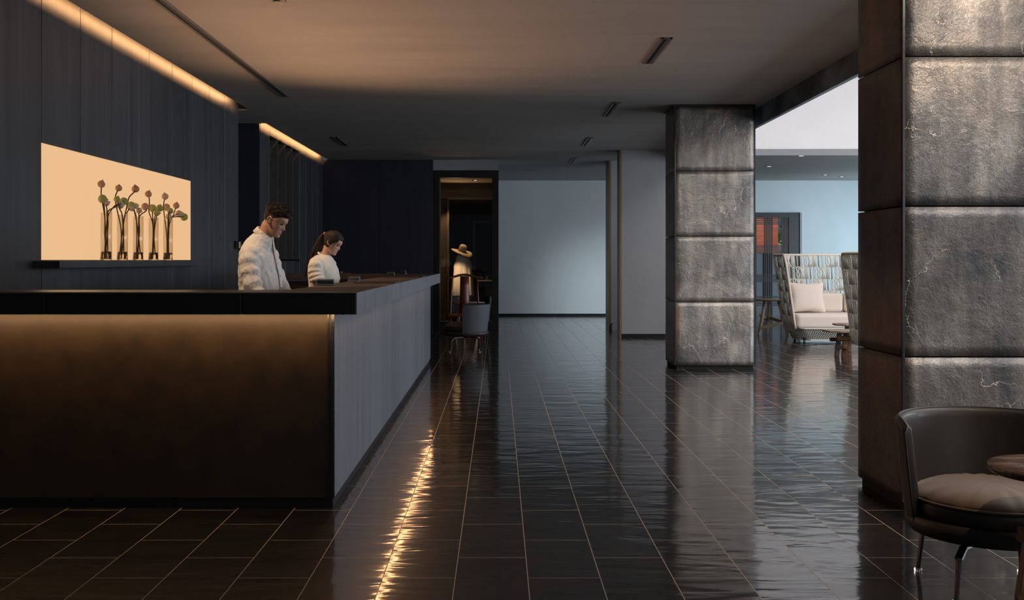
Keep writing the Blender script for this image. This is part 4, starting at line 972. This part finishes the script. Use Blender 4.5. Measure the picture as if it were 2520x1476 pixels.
# ------------------------------------------------------------------ round tables and rustic legs
def rustic_legs(t, h, r, w, mat, seeds=0, n=3):
    for i in range(n):
        a = seeds+i*2*PI/n; d = Vector((math.cos(a), math.sin(a), 0)); s = Vector((-d.y, d.x, 0))
        MB().beam(d*r*.45+Vector((0, 0, h)), d*r*1.0+s*.02, w*.8, w, w1=w*.8, h1=w).build('leg', mat, t, bevel=.003)
        a2 = a+2*PI/n; d2 = Vector((math.cos(a2), math.sin(a2), 0)); z = .10+.07*i*h/.6+.03
        MB().beam(d*r*1.05+s*.03+Vector((0, 0, z)), d2*r*.85+Vector((0, 0, z+.10)), w*.7, w).build('crossbar', mat, t, bevel=.003)
def round_table(label, loc, h, R, topmat, legmat, rz=0, seeds=0, lr=.22, w=.045):
    t = thing('round_side_table', label, 'table', loc, rz)
    MB().lathe([(.001, h-.028), (R-.012, h-.028), (R-.002, h-.018), (R, h-.008), (R-.004, h), (.001, h)], n=64, cap=False).build('table_top', M[topmat], t)
    rustic_legs(t, h-.028, lr, w, M[legmat], seeds)
    return t
round_table('brown marble round table with orange timber legs beside the large armchair', (2.05, 3.84, 0), .60, .252, 'marble', 'oakdark', seeds=3.35, lr=.20, w=.05)
round_table('pale topped round table between armchairs before the shop window', (-.57, 18.2, 0), .63, .33, 'oak', 'oak', seeds=.4)
round_table('weathered oak round side table next to the woven sofa', (4.93, 19.1, 0), .65, .29, 'oak', 'oak', seeds=3.6, lr=.30, w=.055)
def coffee_table(label, loc, h, w, d, rz):
    t = thing('coffee_table', label, 'table', loc, rz, 'low oak tables between the sofas')
    cx = .12; o = [(-w/2, -d/2+cx), (-w/2+cx, -d/2), (w/2-cx, -d/2), (w/2, -d/2+cx), (w/2, d/2-cx), (w/2-cx, d/2), (-w/2+cx, d/2), (-w/2, d/2-cx)]
    MB().add([(x, y, h-.025) for x, y in o]+[(x, y, h) for x, y in o], [tuple(range(7, -1, -1)), tuple(range(8, 16))]+[(i, (i+1) % 8, 8+(i+1) % 8, 8+i) for i in range(8)]).build('table_top', M['oak'], t, bevel=.004)
    for sx, sy in ((-1, -1), (1, -1), (1, 1), (-1, 1)): MB().beam((sx*w*.24, sy*d*.22, h-.025), (sx*w*.28, sy*d*.26, 0), .055, .055).build('leg', M['oak'] if sy > 0 or sx > 0 else M['oakdark'], t, bevel=.004)
    for z, s in ((h-.10, -1), (h-.14, 1)): MB().beam((-w*.38, s*d*.27, z), (w*.38, s*d*.27, z), .05, .055).build('crossbar', M['oakdark'], t, bevel=.004)
    MB().beam((-w*.28, -d*.40, h*.42), (-w*.26, d*.38, h*.30), .05, .05).build('crossbar', M['oakdark'], t, bevel=.004)
    return t
coffee_table('low oak coffee table with cut corners in front of the woven sofa', (5.02, 14.75, 0), .375, .92, .50, .05)
coffee_table('second oak coffee table slightly raised behind the first', (5.40, 15.65, 0), .41, .85, .45, -.05)

# ------------------------------------------------------------------ woven sofas
def sofa(label, loc, rz):
    """local: back at +Y, open towards -Y"""
    t = thing('woven_sofa', label, 'sofa', loc, rz, 'high backed woven sofas')
    HW, Z0, Z1 = .985, .24, 1.44
    # plan path from left front to right front, u in [0,1]
    path = []
    L1 = .78; rc = .20
    base = [(-1, -.40), (-1, .10), (-1, .26)]
    def plan(u, t_):
        hw = HW+.165*t_; yf = -.42+.02*t_; yb = .44+.06*t_; r = .22
        l1 = (yb-r)-yf; l2 = PI/2*r; l3 = 2*(hw-r); tot = 2*l1+2*l2+l3; s = u*tot
        if s < l1: return -hw, yf+s
        s -= l1
        if s < l2: a = s/r; return -hw+r-r*math.cos(a), yb-r+r*math.sin(a)
        s -= l2
        if s < l3: return -hw+r+s, yb
        s -= l3
        if s < l2: a = s/r; return hw-r+r*math.sin(a), yb-r+r*math.cos(a)
        s -= l2
        return hw, yb-r-s
    def S(u, t_, off=0):
        x, y = plan(u, t_); return Vector((x*(1+off), y*(1+off*.5), Z0+(Z1-Z0)*t_))
    bk = MB(); rnd = random.Random(3)
    rows = [0, .17, .34, .50, .66, .83, 1.0]; ncol = 52
    for r0, r1 in zip(rows, rows[1:]):
        for i in range(ncol):
            u0 = .004+i/ncol*.992; u1 = u0+1/ncol; kind = (i*7+int(r0*10)*3) % 5; um = (u0+u1)/2; du = (u1-u0)
            seg = [r0+(r1-r0)*q/6 for q in range(7)]
            if kind == 0:
                bk.tube([S(um-du*.22+du*.1*math.sin(q*2.2), z) for q, z in enumerate(seg)], .012, 6); bk.tube([S(um+du*.22-du*.1*math.sin(q*2.2), z) for q, z in enumerate(seg)], .012, 6)
            elif kind == 1:
                bk.tube([S(um, z) for z in (r0, r1)], .030, 8, flat=.3)
            elif kind == 2:
                bk.tube([S(u0+du*.08, r0), S(um, (r0+r1)/2), S(u0+du*.08, r1)], .015, 6); bk.tube([S(u1-du*.08, r0), S(um, (r0+r1)/2), S(u1-du*.08, r1)], .015, 6); bk.tube([S(um, r0), S(um, r1)], .013, 5)
            elif kind == 3:
                bk.tube([S(um+du*.30*(-1)**q, z) for q, z in enumerate(seg)], .011, 5); bk.tube([S(um-du*.30*(-1)**q, z) for q, z in enumerate(seg)], .011, 5)
            else:
                bk.tube([S(um-du*.25, z) for z in (r0, r1)], .011, 5); bk.tube([S(um+du*.05, z) for z in (r0, r1)], .013, 5); bk.tube([S(um+du*.33, z) for z in (r0, r1)], .013, 5)
    bk.build('woven_back', M['rope'], t)
    fr = MB()
    for z in rows[:-1]: fr.tube([S(i/60, z) for i in range(61)], .006, 6)
    fr.build('woven_rail', M['rope'], t)
    rim = MB(); pts = []
    pts += [S(0, q/12) for q in range(0, 11)]; pts += [Vector((S(0, .95).x, S(0, .95).y+.02, S(0, .95).z)), Vector((S(0, 1).x, S(0, 1).y+.07, Z1-.004))]
    pts += [S(.03+.94*i/60, 1.0) for i in range(61)]; pts += [Vector((S(1, 1).x, S(1, 1).y+.07, Z1-.004)), Vector((S(1, .95).x, S(1, .95).y+.02, S(1, .95).z))]; pts += [S(1, q/12) for q in range(10, -1, -1)]
    rim.tube(pts, .019, 10); rim.build('rim', M['ropetrim'], t)
    # woven plinth under the seat
    pb = MB()
    def Pl(u, t_):
        hw = .86+.125*t_; yf = -.34-.08*t_; yb = .36+.08*t_; r = .14
        per = [(-hw+r, yf), (hw-r, yf), (hw, yf+r), (hw, yb-r), (hw-r, yb), (-hw+r, yb), (-hw, yb-r), (-hw, yf+r)]
        n8 = 8; q = (u % 1)*8; i = int(q) % 8; f = q-int(q)
        # spread parameters by side length
        ls = [((Vector(per[(j+1) % 8])-Vector(per[j])).length) for j in range(8)]; tot = sum(ls); s = (u % 1)*tot
        for j in range(8):
            if s <= ls[j]: p = Vector(per[j]).lerp(Vector(per[(j+1) % 8]), s/ls[j]); return Vector((p.x, p.y, .05+(Z0-.05)*t_))
            s -= ls[j]
        return Vector((per[0][0], per[0][1], .05+(Z0-.05)*t_))
    nd = 130
    for i in range(nd):
        for sg in (-1, 1): pb.tube([Pl(i/nd+sg*q*.0115, q/3) for q in range(4)], .0045, 4, caps=False)
    for z in (0, 1): pb.tube([Pl(i/80, z) for i in range(81)], .012, 6, caps=False)
    pb.build('woven_plinth', M['rope'], t)
    MB().box(-.82, .82, -.30, .32, .06, .22).build('inner_frame', M['slot'], t)
    for sx in (-1, 1):
        for sy in (-1, 1): MB().lathe([(.016, 0), (.020, .01), (.016, .055)], c=(sx*.80, sy*.28, 0), n=12).build('foot', M['darkmetal'], t)
    lab(MB().box(-.96, .96, -.42, .40, .235, .475).build('seat_cushion', M['linen'], t, bevel=.06, seg=5), 'thick cream seat cushion')
    for sx in (-1, 1): MB().box(-.47+sx*.48, .47+sx*.48, .18, .40, .475, .80).build('back_cushion', M['linen'], t, bevel=.06, seg=5)
    return t
sofa('high backed woven rope sofa facing the camera with a square pillow', (5.79, 17.52, 0), 0)
sofa('woven rope sofa turned away and mostly hidden by the close pillar', (5.72, 13.70, 0), PI)
def pillow(label, loc, rot, w=.56, h=.50, d=.15):
    n = 18; vs = []; fs = []
    for sgn in (1, -1):
        for j in range(n+1):
            for i in range(n+1):
                u = i/n*2-1; v = j/n*2-1; e = (1-abs(u)**3.2)*(1-abs(v)**3.2); k = 1-.10*(1-abs(u))*abs(v)**4-.0; k2 = 1-.10*(1-abs(v))*abs(u)**4
                vs.append((u*w/2*k2, sgn*(d/2*e**.55+.004*noise.noise(Vector((u*3, v*3, sgn)))*e), v*h/2*k))
    o = (n+1)**2
    for q in (0, 1):
        for j in range(n):
            for i in range(n):
                a = q*o+j*(n+1)+i; f = (a, a+1, a+n+2, a+n+1); fs.append(f if q else f[::-1])
    ob = MB().add(vs, fs, True).build('throw_pillow', M['linen'], loc=loc); ob.rotation_euler = rot
    return tag(ob, label, 'pillow')
pillow('large square cream pillow leaning on the woven sofa', (5.12, 17.50, .735), (-.22, 0, .02))

# ------------------------------------------------------------------ rosewood yoke chair
t = thing('yoke_back_chair', 'red brown rosewood chair with curved yoke rail before the shop window', 'chair', (-.536, 17.0, 0), math.radians(5))
MB().tube([Vector((x/10*.29, .21+.03*math.cos(x/10*2.6), 1.085+.028*math.cos(x/10*3.0)-(.0 if abs(x) < 9 else -.006))) for x in range(-10, 11)], [.016]+[.017]*3+[.019]*13+[.017]*3+[.018], 10).build('yoke_rail', M['redwood'], t)
for s in (-1, 1):
    MB().tube([(s*.235, .20, 0), (s*.23, .20, .48), (s*.215, .215, .8), (s*.205, .21, 1.075)], [.017, .016, .014, .013], 10).build('back_leg', M['redwood'], t)
    MB().tube([(s*.25, -.20, 0), (s*.245, -.20, .455)], [.017, .017], 10).build('front_leg', M['redwood'], t)
    MB().beam((s*.245, -.19, .20), (s*.235, .19, .20), .02, .028).build('stretcher', M['redwood'], t)
MB().beam((-.24, -.20, .12), (.24, -.20, .12), .025, .03).build('footrail', M['redwood'], t)
MB().loft([[Vector((x, y_+.02*math.sin(z_*3), z_)) for x, y_ in ((-w_, .195), (w_, .195), (w_, .207), (-w_, .207))] for z_, w_ in ((.48, .085), (.7, .078), (.9, .074), (1.09, .070))]).build('splat', M['redwood'], t)
MB().box(-.285, .285, -.235, .225, .452, .485).build('seat', M['redwood'], t, bevel=.006)

# ------------------------------------------------------------------ hat and dress in the shop window
t = thing('clothes_stand', 'slim stand holding the hat and dress behind the shop glass', 'stand', (-.72, 21.25, 0))
MB().lathe([(.14, 0), (.14, .012), (.012, .02), (.001, .02)], n=24).build('base', M['darkmetal'], t); MB().tube([(0, 0, .015), (0, 0, 1.50)], .011, 10).build('pole', M['darkmetal'], t)
MB().tube([(-.17, 0, 1.40), (-.10, 0, 1.455), (0, 0, 1.475), (.10, 0, 1.455), (.17, 0, 1.40)], .012, 8).build('shoulder_bar', M['darkmetal'], t)
dr = MB(); rs = []
for i in range(25):
    q = i/24; z = 1.455-(1.455-.30)*q; rr = []
    for k in range(72):
        a = 2*PI*k/72; w_ = (.115+.075*min(1, q*4) if q < .25 else .155+.065*q); d_ = .06+.08*q
        pl_ = 1+(.03+.13*q)*math.sin(a*9+q*1.3)+.05*q*math.sin(a*17)
        rr.append(Vector((w_*math.cos(a)*pl_, d_*math.sin(a)*pl_, z)))
    rs.append(rr)
dr.loft(rs, caps=False); o = dr.build('white_dress', M['dress'], loc=(-.72, 21.25, 0), fixn=False)
o.name = 'hanging_dress'; tag(o, 'long pleated white dress hung under the straw hat behind glass', 'dress')
sm_ = o.modifiers.new('solid', 'SOLIDIFY'); sm_.thickness = .003
t = thing('sun_hat', 'wide brimmed straw sun hat with dark ribbon behind the shop glass', 'hat', (-.735, 21.22, 1.525)); t.rotation_euler = (math.radians(16), math.radians(14), .2)
hb = MB(); vs = []; fs = []; n = 56; pr = [(.075, .0), (.12, -.004), (.17, -.012), (.215, -.022)]
vs = []
for (r, z) in pr:
    for k in range(n):
        a = 2*PI*k/n; vs.append((r*math.cos(a)*1.03, r*math.sin(a), z+.018*math.sin(a*2+.6)*(r-.075)/.14+.006*math.sin(a*3)*(r-.075)/.14))
for i in range(3):
    for k in range(n): q = (k+1) % n; fs.append((i*n+k, i*n+q, (i+1)*n+q, (i+1)*n+k))
o = hb.add(vs, fs, True).build('brim', M['straw'], t, fixn=False); s_ = o.modifiers.new('s', 'SOLIDIFY'); s_.thickness = .006
MB().lathe([(.077, -.004), (.080, .04), (.079, .090), (.070, .122), (.048, .138), (.02, .143), (.001, .143)], n=48, cap=False).build('crown', M['straw'], t)
MB().lathe([(.079, .002), (.0815, .004), (.0815, .026), (.079, .028)], n=48, cap=False).build('ribbon', M['band'], t)
t = thing('shop_shelf', 'lit glass shelf edge inside the shop beside the dress', 'shelf', (-.27, 22.7, .90))
MB().box(-.2, .2, -.12, .12, 0, .02).build('board', M['shopceil'], t, bevel=.002); MB().box(-.19, -.16, -.1, .1, -.9, 0).build('support', M['darkmetal'], t); MB().box(.16, .19, -.1, .1, -.9, 0).build('support', M['darkmetal'], t)
tag(MB().box(-.28, -.22, 22.62, 22.72, .92, 1.0).build('glass_box', M['goldtrim'], bevel=.003), 'small brass box standing on the shop shelf', 'box')
spot('shelf_spot', (-.35, 22.3, 2.5), (-.3, 22.7, .9), 10, (1, .8, .55), 40)

# ------------------------------------------------------------------ lattice doors to the garden
t = thing('lattice_door', 'black framed lattice door showing red brick outside', 'door', (0, 25.55, 0))
MB().box(4.98, 5.3, 0, .14, 0, 2.50).box(5.3, 7.02, 0, .14, 2.38, 2.50).box(7.02, 7.28, 0, .14, 0, 2.50).build('door_frame', M['black'], t, bevel=.003)
lab(MB().box(7.28, 7.33, -.03, .16, 0, 2.50).build('jamb', M['plaster'], t), 'grey blue side jamb')
ppm = 2600/25.6
def X_(px): return (px-1227)/ppm
vb = [1881.5, 1886, 1890.5, 1895, 1899.5, 1924.5, 1928.5, 1932.5, 1936.5]
for px in vb: MB().box(X_(px)-.013, X_(px)+.013, .02, .06, 0, 2.38).build('upright', M['black'], t)
for px in (1840, 1845, 1850, 1855, 1860): MB().box(X_(px)-.013, X_(px)+.013, .02, .06, 0, 2.38).build('upright', M['black'], t)
for zc in [640-y for y in (538, 542.5, 547, 551, 605, 609, 613.5, 618, 622, 676, 680, 684, 688, 692, 730, 735, 740, 745, 750)]:
    z = 1.35+zc/ppm; MB().box(5.3, 7.02, .03, .05, z-.011, z+.011).build('slat', M['black'], t)
MB().box(5.3, 7.02, .065, .075, 0, 1.52).build('lower_panel', M['leather_grey'], t)
tag(MB().box(4.4, 7.62, 28.8, 29.0, -.5, 2.6).build('brick_wall', M['brick']), 'red brick wall outside beyond the lattice door', 'wall')
tag(MB().box(7.64, 9.6, 29.6, 29.8, -.5, 1.9).build('garden_wall', M['outside']), 'pale garden wall outside past the red brick', 'wall')
fo = MB(); rnd = random.Random(5)
for i in range(420):
    p = Vector((rnd.uniform(7.7, 9.2), rnd.uniform(29.0, 29.5), rnd.uniform(1.7, 3.2))); r = Euler((rnd.uniform(0, 6), rnd.uniform(0, 6), 0)).to_matrix(); s = rnd.uniform(.06, .13)
    fo.add([p+r @ Vector(v)*s for v in ((-1, 0, 0), (0, -.4, .1), (1, 0, 0), (0, .4, .1))], [(0, 1, 2, 3)])
t = thing('garden_tree', 'green leafy tree outside past the end of the brick wall', 'tree', (8.3, 29.3, -.5))
for i in range(1):
    o = fo.build('foliage', M['leaf'], t, fixn=False); o.location = (-8.3, -29.3, .5)
MB().tube([(0, 0, 0), (.05, 0, 1.2), (-.05, 0, 2.6)], [.08, .07, .04], 8).build('trunk', M['oak'], t)
struct(MB().box(2, 12, 25.75, 32, -.55, -.5).build('floor_outside', M['outside']))
area('garden_daylight', (6.0, 27.2, 4.6), (.05, .6, -1), 2.0, 2.0, 220, (1, .97, .9))
